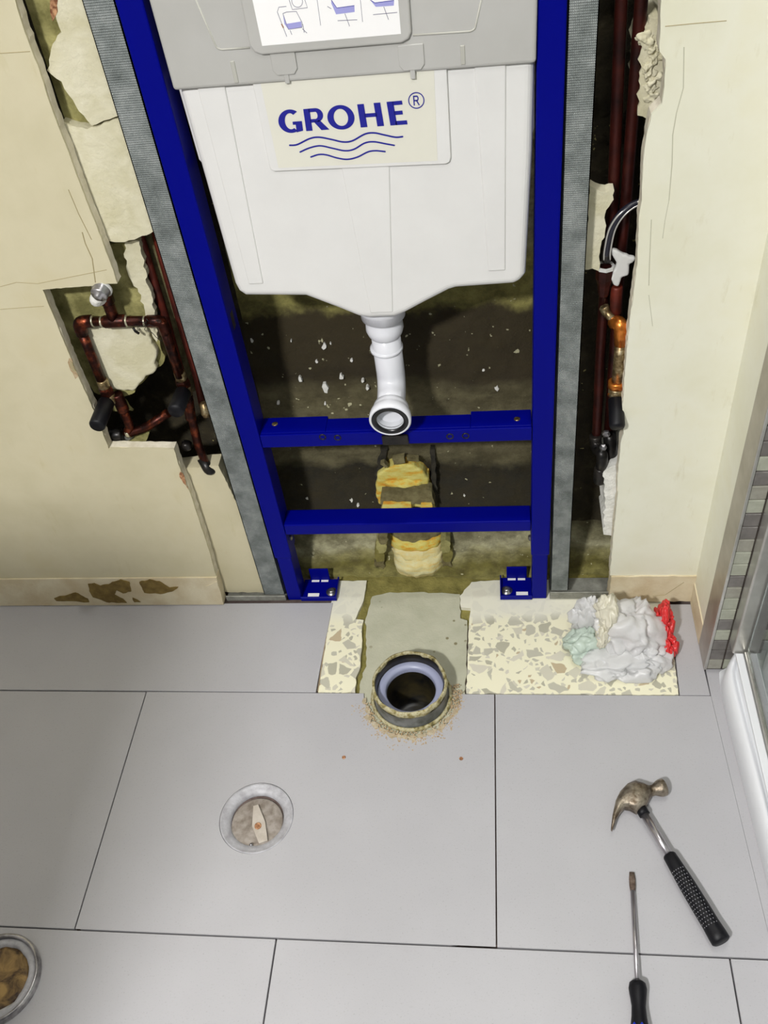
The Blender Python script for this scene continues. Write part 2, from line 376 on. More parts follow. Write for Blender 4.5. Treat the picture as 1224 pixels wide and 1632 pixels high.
# front row against the left wall (cut edge beside the terrazzo), back-row tile by the shower
b = MB().prism([(XL, YA + .0015, 0), (.0845, YA + .0015, 0), (.0865, -.13, 0), (.0895, -.06, 0), (.0915, -.004, 0), (XL, -.004, 0)], (0, 0, -.0115)); b.build('tile', M['tile'], slab, bevel=.0007, seg=1)
MB().box(.0870, .0885, YA + .004, -.006, -.0118, -.0004).build('cut_edge', M['tile_side'], slab)
MB().prism([(.7100, YA + .0008, 0), (.7595, YA + .0008, 0), (.7578, -.15, 0), (.758, -.012, 0), (.7195, -.012, 0)], (0, 0, -.0115)).build('tile', M['tile'], slab, bevel=.0007, seg=1)
# second row: left tile, middle tile with a floor drain hole, right tile
tile(XL, X1, YC, YA)
DC = Vector((.0185, -.443, 0)); DR = .0605
def holed_tile(name_verts, hole, r, mat=M['tile']):
    # ring of quads between the rectangle's boundary and the hole
    x0, x1, y0, y1 = name_verts; n = 48; b = MB(); top = []; out = []
    for k in range(n):
        a = 2 * math.pi * k / n; c, s = math.cos(a), math.sin(a)
        top.append(Vector((hole.x + c * r, hole.y + s * r, 0)))
        t = min([t for t in ((x1 - hole.x) / c if c > 1e-6 else 9, (x0 - hole.x) / c if c < -1e-6 else 9, (y1 - hole.y) / s if s > 1e-6 else 9, (y0 - hole.y) / s if s < -1e-6 else 9)])
        out.append(Vector((hole.x + c * t, hole.y + s * t, 0)))
    vs_ = top + out + [p - Vector((0, 0, .0115)) for p in top + out]
    fs = []
    for k in range(n):
        j = (k + 1) % n
        fs += [(k, j, n + j, n + k), (2 * n + k, 2 * n + j, j, k), (n + k, n + j, 3 * n + j, 3 * n + k)]
    # corners
    for cx, cy in ((x0, y0), (x1, y0), (x1, y1), (x0, y1)):
        ang = math.atan2(cy - hole.y, cx - hole.x) % (2 * math.pi); k = int(ang / (2 * math.pi) * n); j = (k + 1) % n
        vs_.append(Vector((cx, cy, 0))); fs.append((n + k, n + j, len(vs_) - 1))
    return b.add(vs_, fs)
# the middle tile is notched round the soil pipe stub
X2 = X1 + TW
mid = holed_tile((X1 + jt, X2 - jt, YC + jt, YA - .095), DC, DR); mid.build('tile', M['tile'], slab)
notch = [(X1 + jt, YA - .0955 + .0005), (X2 - jt, YA - .0955 + .0005), (X2 - jt, YA - jt), (.345, YA - jt)]
for k in range(13):
    a = math.radians(8 - k * 196 / 12); r = .083 + .004 * math.sin(k * 2.3)
    notch.append((SC.x + math.cos(a) * r, min(SC.y + math.sin(a) * r, YA - jt)))
notch += [(.160, YA - jt), (X1 + jt, YA - jt)]
MB().prism([Vector((x, y, 0)) for x, y in notch], (0, 0, -.0115)).build('tile', M['tile'], slab)
MB().prism([(X2 + jt, YA - jt, 0), (.7600, YA - jt, 0), (.7750, YC + jt, 0), (X2 + jt, YC + jt, 0)], (0, 0, -.0115)).build('tile', M['tile'], slab)
MB().prism([(.7604, YA - .0, 0), (.7754, YC + jt, 0), (.84, YC + jt, 0), (.84, -.1545, 0), (.7605, -.1545, 0)], (0, 0, -.0115)).build('tile_strip', M['tile'], slab)
# rows towards the camera
X3 = .0815
tile(X3 - .629, X3, YC - .42, YC); tile(X3, .7165, YC - .42, YC); tile(.7165, 1.2, YC - .42, YC); tile(XL, X3 - .629, YC - .42, YC)
for r in range(2, 5):
    y1 = YC - .42 * (r - 1); off = X1 if r % 2 == 0 else X3 - .63
    for k in range(-1, 3): tile(max(XL, off + k * .629), off + (k + 1) * .629, y1 - .42, y1)
# terrazzo of the old floor, broken away around the chase
def terr(pts, z0=-.0115, z1=-.0015, seed=0, amp=.004):
    q = jag([Vector((p[0], p[1], z1)) for p in pts], amp, .008, seed)
    return MB().prism(q, (0, 0, z0 - z1))
terr_pts = [(.0885, YA + .0015), (.155, YA + .0015), (.153, -.175), (.159, -.15), (.157, -.10), (.153, -.06), (.155, -.045), (.139, -.043), (.150, .0), (.152, .052), (.0885, .052)]
terr(terr_pts, seed=1, amp=.0012).build('terrazzo_tile', M['terrazzo'], slab)
tr = [(.351, YA + .0015), (.708, YA + .0015), (.7175, -.0125), (.7175, .05), (.40, .05), (.357, .046), (.335, .012), (.338, -.016), (.356, -.018), (.353, -.06)]
terr(tr, seed=2, amp=.0012).build('terrazzo_tile', M['terrazzo'], slab)
# cement fill in the chase and the rough trough behind
cf = jag([Vector(p) for p in [(.162, YA - .1, -.004), (.345, YA - .1, -.004), (.349, YA, -.004), (.350, -.045, -.004), (.337, -.04, -.004), (.335, .018, -.004), (.30, .022, -.004), (.20, .024, -.004), (.166, .014, -.004), (.158, -.04, -.004), (.164, -.09, -.004), (.168, -.14, -.004), (.162, -.18, -.004)]], .002, .008, 4)
with_hole(0, 0, 0, 0, SC, .0620, -.0118, -.004, outer=[(p.x, p.y) for p in cf]).build('cement_fill', M['cement'], slab)
bm_ = MB(); nx, ny = 70, 16; vv = []
for j in range(ny + 1):
    for i in range(nx + 1):
        x = .095 + .60 * i / nx; y = .0 + .14 * j / ny
        vv.append((x, y, -.0080 + .004 * noise.noise(Vector((x, y, 0)) * 40)))
bm_.add(vv, [(j * (nx + 1) + i, j * (nx + 1) + i + 1, (j + 1) * (nx + 1) + i + 1, (j + 1) * (nx + 1) + i) for j in range(ny) for i in range(nx)], True)
bm_.build('mortar_trough', M['subfloor'], slab)
MB().box(.14, .172, -.21, .02, -.0118, -.0095).build('exposed_mortar', M['subfloor'], slab)
MB().box(.325, .362, -.06, .03, -.0118, -.0095).build('exposed_mortar', M['subfloor'], slab)
# crumbs and stains round the stub, two little screw holes
cr = MB()
for k in range(800):
    a = random.uniform(-2.95, -.0) if k % 5 else random.uniform(-.3, .3); r = random.gauss(.083, .009)
    if a > -.5: r = random.gauss(.079, .006)
    p = Vector((SC.x + math.cos(a) * r, SC.y + math.sin(a) * r, -.001)); s = random.uniform(.0005, .0017)
    q = [p + Vector((math.cos(t + k) * s * random.uniform(.6, 1.3), math.sin(t + k) * s * random.uniform(.6, 1.3), 0)) for t in (0, 1.2, 2.5, 3.6, 5)]
    cr.prism(q, (0, 0, random.uniform(.0011, .0016)))
M['stain'] = mottled('beige_silicone_stain', (158, 142, 112), (184, 174, 152), 110, .8)
for k in range(15):
    a = -3.0 + k * .215; rr = .083 + .006 * noise.noise(Vector((k * 1.7, 0, 0)))
    p = Vector((SC.x + math.cos(a) * rr, SC.y + math.sin(a) * rr, .0003)); q = []
    for t in range(14):
        b_ = t / 14 * 6.283; u = math.cos(b_) * .0105 * random.uniform(.6, 1.2); v = math.sin(b_) * .0050 * random.uniform(.4, 1.25)
        q.append(p + Vector((-math.sin(a) * u + math.cos(a) * v, math.cos(a) * u + math.sin(a) * v, 0)))
    if not (-.25 < a): MB().prism(q, (0, 0, -.0008)).build('stain', M['stain'], slab)
o = cr.build('crumbs', M['dirt'], slab); o['kind'] = 'stuff'
for x, y in ((548, 1207), (735, 1209)):
    p = G(x, y); MB().lathe(p + Vector((0, 0, .0002)), (0, 0, 1), [(.0034, 0), (.0028, .0006), (.0014, .0006), (.0012, .0001)], 14).build('screw_hole', M['rust'], slab)

# ------------------------------------------------------------------ setting: concrete wall behind
def wallY(z):
    pr = [(-.09, .062), (.0, .066), (.03, .082), (.055, .086), (.085, .112), (.2, .135), (.27, .128), (.34, .140), (.44, .146), (.6, .165), (2.5, .17)]
    for (a, ya), (b, yb) in zip(pr, pr[1:]):
        if z <= b: return ya + (yb - ya) * (z - a) / (b - a)
    return .17
bm_ = MB(); zs = [-.09 + .009 * i for i in range(135)] + [1.13 + .06 * i for i in range(21)]; zs[-1] = ZT
nx = 200; vv = []
x0, x1 = -.36, .78
for z in zs:
    for i in range(nx + 1):
        x = x0 + (x1 - x0) * i / nx; p = Vector((x, 0, z))
        y = wallY(z) + .010 * noise.noise(Vector((x * 4, 3, z * 9))) + .005 * noise.noise(p * 28) + .0022 * noise.noise(p * 90)
        vv.append((x, y, z))
bm_.add(vv, [(j * (nx + 1) + i, j * (nx + 1) + i + 1, (j + 1) * (nx + 1) + i + 1, (j + 1) * (nx + 1) + i) for j in range(len(zs) - 1) for i in range(nx)], True)
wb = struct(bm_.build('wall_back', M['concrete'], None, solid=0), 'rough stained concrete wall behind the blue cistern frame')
# plaster splashes on the concrete
for k, (px, py, s) in enumerate([(517, 552, .006), (519, 619, .008), (544, 602, .005), (478, 605, .005), (518, 644, .003), (443, 643, .004), (401, 543, .004), (464, 544, .002), (711, 503, .004), (725, 520, .003), (560, 575, .003), (578, 608, .003), (792, 620, .005), (770, 590, .003), (489, 795, .003), (560, 798, .004), (570, 806, .004), (740, 790, .003), (779, 807, .003), (527, 548, .002), (505, 577, .003), (585, 620, .004)]):
    z = .4
    for _ in range(6): z = P(px, py, wallY(z)).z
    c = P(px, py, wallY(z) - .003); b = MB(); q = []
    for t in range(9):
        a = t / 9 * 6.283; r = s * random.uniform(.5, 1.2); q.append(c + Vector((math.cos(a) * r * .8, 0, math.sin(a) * r * 1.2)))
    b.prism(q, (0, .012, 0)); o = b.build('plaster_splash', M['white_filler'], wb)

# ------------------------------------------------------------------ setting: plastered walls left and right of the opening
zsk_l = .060
def poly_wall(name, pts, th, mat, parent=None, jg=.0015, seed=0):
    q = jag(pts, jg, .007, seed)
    return MB().prism(q, (0, th, 0)).build(name, mat, parent)
edge_px = [(68, 462), (187, 452), (161, 378), (137, 319), (113, 254), (100, 220), (82, 172), (63, 113), (36, 41), (24, 0)]
LP = [P(345, 921, YF), P(333, 877, YF), P(302, 783, YF), P(288, 750, YF), P(277, 716, YF), P(173, 715, YF), P(150, 655, YF), P(120, 590, YF), P(100, 540, YF)] + [P(x, y, YF) for x, y in edge_px]
zs0 = LP[0].z
LPo = LP + [Vector((-.118, YF, ZT)), Vector((XL, YF, ZT)), Vector((XL, YF, zs0))]
# front skin (cream) and board body behind it (raw edge colour)
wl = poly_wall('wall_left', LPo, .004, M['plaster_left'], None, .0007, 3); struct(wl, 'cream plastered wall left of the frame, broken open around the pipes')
poly_wall('board_core', [p + Vector((0, .0041, 0)) for p in LPo], .015, M['plaster_edge'], wl, .0012, 5)
b = MB().box(XL - .08, XL, YB, YF, 0, ZT); struct(b.build('wall_side_left', M['tile']))
# skirting bed
zt = P(100, 922, YF - .003).z
q = jag([P(345, 921, YF - .003), P(352, 945, YF - .003), Vector((P(356, 962, YF - .003).x, YF - .003, .002)), Vector((XL, YF - .003, .002)), Vector((XL, YF - .003, zt))], .0015, .01, 9)
bl = struct(MB().prism(q, (0, .022, 0)).build('baseboard_left', M['skirt']), 'bare beige skirting bed under the left wall with brown adhesive patches')
def patch(pts, mat, Y, parent, name, th=.0012, jg=.0015, seed=1):
    q = jag([P(x, y, Y) for x, y in pts], jg, .005, seed); return MB().prism(q, (0, th + .001, 0)).build(name, mat, parent)
ys = YF - .0045
patch([(140, 931), (150, 930), (160, 934), (176, 930), (192, 924), (206, 928), (209, 943), (196, 946), (186, 941), (182, 948), (196, 955), (202, 961), (170, 960), (148, 952), (142, 942)], M['residue'], ys, bl, 'adhesive_patch')
patch([(222, 928), (238, 924), (254, 927), (270, 937), (284, 936), (274, 943), (256, 947), (230, 945)], M['residue'], ys, bl, 'adhesive_patch', seed=2)
patch([(86, 954), (120, 945), (140, 955), (142, 960), (90, 958)], M['residue'], ys, bl, 'adhesive_patch', seed=3)
patch([(211, 953), (218, 956), (224, 960), (214, 960)], M['residue'], ys, bl, 'adhesive_patch', seed=4)
patch([(328, 935), (346, 927), (348, 936), (336, 942)], M['skirt'], ys, bl, 'adhesive_patch', seed=5)
# hairline cracks and rust-edged holes
def crack(pts, parent, Y=YF, wd=.0008, mat=None):
    MB().tube([P(x, y, Y) for x, y in pts], wd, 5, smooth=False).build('crack', mat or M['plaster_edge'], parent)
M['crackm'] = N('crack_dirt').fin(srgb((160, 148, 112)), .9)
crack([(131, 370), (136, 388), (147, 412), (152, 450)], wl, mat=M['crackm']); crack([(0, 457), (26, 450), (60, 452), (90, 446), (170, 430)], wl, mat=M['crackm'], wd=.0005)
crack([(0, 85), (48, 82)], wl, mat=M['crackm'], wd=.0005); crack([(0, 493), (70, 488)], wl, mat=M['crackm'], wd=.0005)
crack([(109, 302), (125, 340), (146, 382)], wl, mat=M['crackm'], wd=.0006)
patch([(110, 571), (114, 572), (118, 585), (125, 600), (120, 604), (112, 590), (108, 578)], M['dirt'], YF - .0004, wl, 'rust_spot', .0006)
patch([(112, 575), (116, 580), (121, 592), (116, 592), (111, 583)], M['crackm'], YF - .0012, wl, 'rust_spot', .0006)
patch([(287, 752), (291, 755), (296, 768), (300, 780), (292, 770), (286, 760)], M['rust'], YF - .0006, wl, 'rust_spot', .0006)
# second layer behind the broken edge
y2 = .014
lp = struct(MB().prism(jag([P(85, -40, y2), P(80, 0, y2), P(98, 52, y2), P(84, 70, y2), P(75, 112, y2), P(98, 130, y2), P(110, 152, y2), P(139, 192, y2), P(146, 200, y2), P(166, 192, y2), P(192, 184, y2), P(165, 100, y2), P(128, -40, y2)], .0022, .006, 3), (0, .03, 0)).build('trim_1', M['raw_plaster']), 'rough upper chunk of cream plaster between wall edge and metal stud')
lp2 = struct(MB().prism(jag([P(98, 195, y2), P(139, 206, y2), P(165, 196, y2), P(194, 188, y2), P(248, 366, y2), P(240, 372, y2), P(214, 382, y2), P(190, 386, y2), P(168, 386, y2)], .0022, .006, 4), (0, .03, 0)).build('trim_2', M['raw_plaster']), 'lower chunk of cream plaster ending above the red pipes')
q = [P(40, -60, .03), P(90, 0, .03), P(170, 250, .03), P(180, 180, .03), P(115, -60, .03)]
tri = struct(MB().prism([P(20, -60, .030), P(140, -60, .030), P(215, 230, .030), P(120, 240, .030)], (0, .012, 0)).build('trim_3', M['olive']), 'olive mortar showing in the gaps of the broken plaster')
patch([(80, 0), (92, 0), (92, 18), (84, 34), (80, 20)], M['rust'], .0135, tri, 'rust_spot', .002)
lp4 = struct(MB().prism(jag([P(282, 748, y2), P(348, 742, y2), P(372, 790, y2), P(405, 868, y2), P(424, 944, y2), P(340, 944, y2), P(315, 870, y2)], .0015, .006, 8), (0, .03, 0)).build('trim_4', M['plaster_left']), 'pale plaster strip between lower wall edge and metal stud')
# backing seen inside the square opening: olive render with a white foam blob, dark pit under it
y3 = .042
hb = struct(MB().prism(jag([P(60, 440, y3), P(205, 375, y3), P(215, 390, y3), P(235, 470, y3), P(258, 560, y3), P(262, 575, y3), P(236, 600, y3), P(210, 628, y3), P(190, 632, y3), P(150, 625, y3), P(110, 560, y3)], .003, .006, 6), (0, .02, 0)).build('trim_5', M['olive']), 'olive render at the back of the square pipe opening')
b = MB()
def blob(c, rx, ry, rz, amp, fr, seed, sub=4, mat=None, name='blob', parent=None, flat=None, sharp=0):
    bm = bmesh.new(); bmesh.ops.create_icosphere(bm, subdivisions=sub, radius=1); b = MB()
    vs_ = []
    for v in bm.verts:
        n_ = v.co.normalized(); s = Vector((seed, seed * 1.7, 0))
        d = 1 + amp * noise.noise(n_ * fr + s) + amp * .5 * noise.noise(n_ * fr * 2.3 + s)
        if sharp: d += sharp * (.35 - abs(noise.noise(n_ * fr * 1.4 + s * 2)) * 1.6) + sharp * .5 * (.3 - abs(noise.noise(n_ * fr * 3.1 + s)) * 1.6)
        p = Vector((c[0] + n_.x * rx * d, c[1] + n_.y * ry * d, c[2] + n_.z * rz * d))
        if flat is not None and p.z < flat: p.z = flat + .0
        vs_.append(p)
    b.add(vs_, [[v.index for v in f.verts] for f in bm.faces], True); bm.free()
    return b.build(name, mat, parent) if mat else b
pts = [(128, 520), (190, 522), (232, 520), (250, 565), (248, 592), (232, 600), (212, 624), (190, 622), (168, 620), (148, 590)]
q = jag([P(x, y, .030) for x, y in pts], .003, .006, 7)
MB().prism(q, (0, .014, 0)).build('foam_pad', M['raw_plaster'], hb, bevel=.003, seg=2)
patch([(176, 628), (192, 630), (212, 655), (180, 655)], M['olive'], .05, hb, 'mortar_chip', .004)
patch([(196, 695), (230, 678), (238, 690), (232, 704), (205, 704)], M['olive'], .03, hb, 'mortar_chip', .006)
patch([(192, 700), (225, 680), (226, 686), (205, 702)], M['track'], .026, hb, 'mortar_chip', .003)
patch([(200, 385), (222, 384), (232, 430), (246, 500), (250, 545), (236, 520), (225, 470), (205, 440), (198, 410)], M['raw_plaster'], .030, hb, 'plaster_crust', .01, .003)

# right wall
RE = [(1054, 0), (1051, 82), (1061, 95), (1059, 138), (1055, 166), (1038, 183), (1033, 205), (1025, 259), (1023, 319), (1018, 350), (1016, 421), (1011, 458), (1005, 501), (999, 556), (998, 572), (992, 651), (994, 691), (989, 707), (984, 763), (984, 795), (978, 850), (972, 917)]
RP = [P(x, y, YF) for x, y in RE]; XC = .758
zr = RP[-1].z
RPo = [Vector((RP[0].x + .002, YF, ZT))] + RP + [Vector((XC, YF, P(1085, 918, YF).z)), Vector((XC, YF, ZT))]
wr = struct(MB().prism(jag(RPo, .0007, .007, 12), (0, .004, 0)).build('wall_right', M['plaster']), 'cream plastered wall right of the frame with scratched pencil lines')
MB().prism(jag([p + Vector((.0 if i in (0,) else 0, .0041, 0)) for i, p in enumerate(RPo)], .0011, .007, 14), (0, .02, 0)).build('board_core', M['plaster_edge'], wr)
crack([(1060, 42), (1100, 38), (1158, 33)], wr, mat=M['crackm'], wd=.0005)
M['pencil'] = N('grey_scratch').fin(srgb((186, 184, 164)), .9)
crack([(1090, 75), (1089, 140), (1078, 180), (1072, 215), (1071, 260), (1066, 320)], wr, mat=M['pencil'], wd=.0006); crack([(1066, 320), (1060, 350), (1056, 380)], wr, mat=M['pencil'], wd=.0004)
crack([(1038, 350), (1035, 420), (1034, 455)], wr, mat=M['pencil'], wd=.0006); crack([(1034, 470), (1040, 520)], wr, mat=M['pencil'], wd=.0004)
q = [Vector((P(974, 918, YF).x, YF - .003, zr - .001)), Vector((P(980, 955, YF).x - .012, YF - .003, .004)), Vector((XC + .001, YF - .003, .004)), Vector((XC + .001, YF - .003, zr - .001))]
br = struct(MB().prism(jag(q, .0015, .01, 15), (0, .03, 0)).build('baseboard_right', M['skirt']), 'bare beige skirting bed under the right wall behind the bag')
MB().box(XC - .0020, XC - .0001, -.103, YF - .003, .001, .055).build('skirting_return', M['skirt'], br)
crack([(1040, 950), (1060, 948), (1075, 938), (1090, 928)], br, Y=YF - .003, mat=M['crackm'], wd=.0007)
# rough masonry seen beside the right pipes
y4 = .05
rb = struct(MB().prism(jag([P(1028, 45, .05), P(1035, 30, .05), P(1070, 40, .05), P(1080, 150, .05), P(1040, 190, .05), P(1016, 184, .05), P(1018, 130, .05), P(1022, 80, .05)], .004, .005, 16), (0, .10, 0)).build('trim_6', M['raw_plaster']), 'crumbling pale masonry patch beside the upper right pipes')
for k in range(9):
    p = P(1034 + random.uniform(-4, 14), 62 + k * 13, .053); blob(p, random.uniform(.006, .011), .007, random.uniform(.005, .009), .75, 1.5, k, 4, M['raw_plaster'], 'masonry_lump', rb)
foamr = struct(MB().prism(jag([P(940, 296, .03), P(950, 302, .03), P(966, 306, .03), P(979, 304, .03), P(978, 318, .03), P(966, 335, .03), P(964, 372, .03), P(958, 390, .03), P(954, 432, .03), P(944, 428, .03), P(930, 430, .03)], .002, .005, 17), (0, .02, 0)).build('trim_7', M['raw_plaster']), 'pale plaster lump between right stud and copper pipes')
fr = struct(MB().prism(jag([P(962, 752, .02), P(972, 745, .02), P(995, 735, .02), P(992, 860, .02), P(962, 852, .02), P(964, 800, .02)], .003, .005, 18), (0, .08, 0)).build('trim_8', M['white_filler']), 'white filler column under the black valve by the right wall')

# shower corner wall with mosaic
wc = struct(MB().box(XC, XR, -.150, YF + .03, 0, ZT).build('wall_corner', M['plaster']), 'cream wall return ending in the mosaic of the shower')
MB().box(XC + .002, XR, -.1535, -.1501, 0, ZT).build('mosaic_bed', M['mosaic_grout'], wc)
me_cache = {}
for r in range(34):
    for c in range(5):
        k = random.choice([0, 0, 1, 2, 2, 3]) if c else [3, 2, 2, 0, 2, 0, 0, 3, 2, 0, 0, 3, 2, 2, 0, 3, 2, 0, 2, 2, 0, 1, 0, 2, 0][r % 25]
        key = k
        xx = XC + .003 + c * .0258; z0 = .004 + r * .0273
        if key not in me_cache:
            o = MB().box(xx, xx + .0232, -.1565, -.1530, z0, z0 + .0250).build('mosaic_tile', M['mosaic%d' % k], wc, bevel=.0008, seg=1)
            me_cache[key] = (o, xx, z0)
        else:
            s0, ax, az = me_cache[key]; o = s0.copy(); C.objects.link(o); o.parent = wc; o.location = (xx - ax, 0, z0 - az)
# aluminium trim on the corner
tr_ = thing('corner_trim', (XC, -.15, .004), 'tall aluminium corner trim between cream wall return and mosaic', 'trim')
MB().box(XC - .0022, XC - .0001, -.1575, -.104, .004, ZT - .01).build('side_flange', M['alu_trim'], tr_, bevel=.0008)
MB().box(XC - .0022, XC + .0025, -.1592, -.1567, .004, ZT - .01).build('nose', M['alu'], tr_, bevel=.0008)

# ceiling (outside the frame, closes the room)
struct(MB().box(XL - .1, XR + .1, YB, .3, ZT, ZT + .05).build('ceiling', M['ceil']))
struct(MB().box(XR, XR + .06, YB, YF, 0, ZT).build('wall_side_right', M['ceil']))

# ------------------------------------------------------------------ blue installation frame
fr_ = thing('installation_frame', (.25, 0, 0), 'blue powder-coated steel frame holding the white cistern', 'frame')
PW, PD = .032, .045
ZS = .125
for sx in (0, 1):
    x0 = .0005 if sx == 0 else .5 - PW; 
    MB().box(x0, x0 + PW, 0, PD, ZS, 1.30).build('post', M['blue'], fr_, bevel=.002)
    i = .0025
    MB().box(x0 + i, x0 + PW - i, .0025, PD - .0025, .0, ZS + .01).build('leg', M['blue'], fr_, bevel=.002)
# crossbars: C profile with holes; upper one has a raised middle notch
def bar(z0, z1, nm):
    return MB().box(PW + .001, .5 - PW - .001, .001, PD - .003, z0, z1).build(nm, M['blue'], fr_, bevel=.002)
b1 = MB()
xa, xb, xc, xd = PW + .001, P(517, 690, 0).x, P(750, 690, 0).x, .5 - PW - .001
zt_, zb_ = .4225, .3965
poly = [(xa, zb_), (xd, zb_), (xd, zt_), (xa, zt_)]
b1.prism([Vector((x, .0008, z)) for x, z in poly], (0, .006, 0)); b1.box(xa, xb, .0068, .046, zt_ - .003, zt_); b1.box(xc, xd, .0068, .046, zt_ - .003, zt_)
b1.box(xb, xc, .0068, .039, zt_ - .003, zt_)
b1.box(xa, xb, .043, .046, zb_, zt_ - .003); b1.box(xc, xd, .043, .046, zb_, zt_ - .003); b1.box(xb, xc, .036, .039, zb_, zt_ - .003)
b1 = b1.build('crossbar', M['blue'], fr_, bevel=.0012)
bar2 = MB().box(xa, xd, .0008, .040, .1875, .2125).build('crossbar', M['blue'], fr_, bevel=.002)
for px, py in ((514, 697), (538, 698), (717, 696), (742, 695)):
    p = P(px, py, 0); MB().lathe((p.x, .0012, p.z), (0, -1, 0), [(.0062, 0), (.0058, .0012), (.0042, .0012), (.0036, -.0004)], 18).build('threaded_hole', M['dark'], b1)
for px, py in ((438, 676), (824, 668)):
    p = G(px, py, zt_); MB().lathe((p.x, p.y, zt_ - .0005), (0, 0, 1), [(.005, 0), (.005, .0015), (.002, .0018), (.0, .0018)], 16).build('rivet', M['brass'], b1)
for px, py, sx in ((459, 857, 1), (846, 857, -1)):
    p = P(px, py, .02); x = PW if sx > 0 else .5 - PW
    MB().lathe((x + sx * .0005, .02, p.z), (sx, 0, 0), [(.0055, 0), (.0055, .003), (.002, .0045), (0, .0045)], 6, smooth=False).build('bolt', M['chrome'], fr_)
# tank-side slots on the posts' inner face
MB().box(PW - .0003, PW + .0006, .014, .028, P(378, 510, .02).z - .014, P(378, 510, .02).z + .014).build('slot', M['darkseal'], fr_)
# foot brackets
def foot(sx):
    if sx < 0: xi, xo = PW - .003, P(534, 945, 0).x
    else: xi, xo = .5 - PW + .003, P(797, 945, 0).x
    lo, hi = min(xi, xo), max(xi, xo)
    f = MB().box(lo, hi, .000, .052, .0005, .0038); f.box(lo, hi, -.0005, .0022, .0005, .012)
    ww = .0025
    if sx < 0: f.box(hi - ww, hi, 0, .052, .0038, .012)
    else: f.box(lo, lo + ww, 0, .052, .0038, .012)
    f = f.build('foot_plate', M['blue'], fr_, bevel=.0008, seg=1)
    cx = (lo + hi) / 2 + (-.003 if sx < 0 else .002)
    MB().box(cx - .019, cx + .019, .050, .0525, .0038, .036).build('foot_tab', M['blue'], f, bevel=.0012)
    MB().box(cx - .017, cx - .002, .045, .0495, .0037, .0046).build('slot', M['paper'], f); MB().box(cx + .002, cx + .016, .045, .0495, .0037, .0046).build('slot', M['paper'], f)
    if sx < 0: bx, lx = hi - .012, lo + .012
    else: bx, lx = lo + .0125, lo + .030
    MB().lathe((bx, .019, .0038), (0, 0, 1), [(.0105, 0), (.0105, .0018), (.0065, .0018), (.0065, .0055), (.003, .0075), (0, .0075)], 18).build('anchor_bolt', M['chrome'], f)
    MB().box(lx, lx + .022, .006, .016, .0037, .0046).build('plate_label', M['paper'], f)
foot(-1); foot(1)

# galvanised studs and tracks
def stud(quad, name_label, dep=.045, rside=1):
    (a, b_, c, d) = quad    # top-left, top-right, bottom-right, bottom-left in world (front plane)
    t = thing('metal_stud', ((c.x + d.x) / 2, a.y, d.z), name_label, 'stud')
    th = .0012
    up = 1.32
    def ext(p, q): k = (up - q.z) / (p.z - q.z); return q + (p - q) * k
    A, B = ext(a, d), ext(b_, c)
    MB().prism([A, B, c, d], (0, th, 0)).build('face', M['galv'], t)
    MB().prism([B, c, c + Vector((0, dep, 0)), B + Vector((0, dep, 0))], (-th, 0, 0)).build('flange', M['galv'], t)
    MB().prism([A, d, d + Vector((0, dep, 0)), A + Vector((0, dep, 0))], (th, 0, 0)).build('flange', M['galv'], t)
    return t
ys_ = .004
stud((Vector((-.0385, ys_, 1.068)), Vector((-.0015, ys_, 1.068)), Vector((-.0015, ys_, .0165)), Vector((-.042, ys_, .0165))), 'spotted galvanised stud standing left of the blue frame')
stud((Vector((.5015, ys_, 1.026)), Vector((.5345, ys_, 1.023)), Vector((.5365, ys_, .0225)), Vector((.5045, ys_, .0225))), 'knurled grey galvanised stud standing right of the blue frame')
tk = tag(MB().box(P(356, 945, 0).x + .001, -.001, .003, .05, .0005, .0045).box(P(356, 945, 0).x + .001, -.001, .001, .0032, .0005, .015).build('metal_track', M['track'], bevel=.0006, seg=1), 'galvanised floor track lying under the left stud', 'track')
xr_ = P(975, 950, 0).x
tk = tag(MB().box(.5035, xr_, .003, .05, .0005, .0035).box(.5035, xr_, .001, .0032, .0005, .020).build('metal_track', M['track'], bevel=.0006, seg=1), 'galvanised floor track lying under the right stud behind the bag', 'track')

# ------------------------------------------------------------------ cistern
cs = thing('cistern', (.256, .03, .635), 'white foam-clad cistern with blue lettering hanging in the blue frame', 'cistern')
TF = 0.0
body = [(.047, .972), (.050, .86), (.0545, .70), (.0575, .688), (.066, .680), (.152, .6745), (.195, .652), (.222, .637), (.236, .6335), (.274, .6335), (.290, .640), (.318, .655), (.352, .6725), (.362, .6755), (.440, .6775), (.450, .681), (.4565, .692), (.464, .86), (.466, .972)]
MB().prism([Vector((x, TF, z)) for x, z in body], (0, .118, 0)).build('foam_shell', M['eps'], cs, bevel=.012, seg=5)
lowr = MB().prism([Vector((x, TF + .02, z)) for x, z in [(.040, .972), (.043, .872), (.049, .862), (.05, .972)]], (0, .09, 0)).build('shell_lug', M['eps'], cs, bevel=.002)
MB().prism([Vector((x, TF + .02, z)) for x, z in [(.462, .972), (.4665, .972), (.467, .882), (.462, .870)]], (0, .09, 0)).build('shell_lug', M['eps'], cs, bevel=.001)
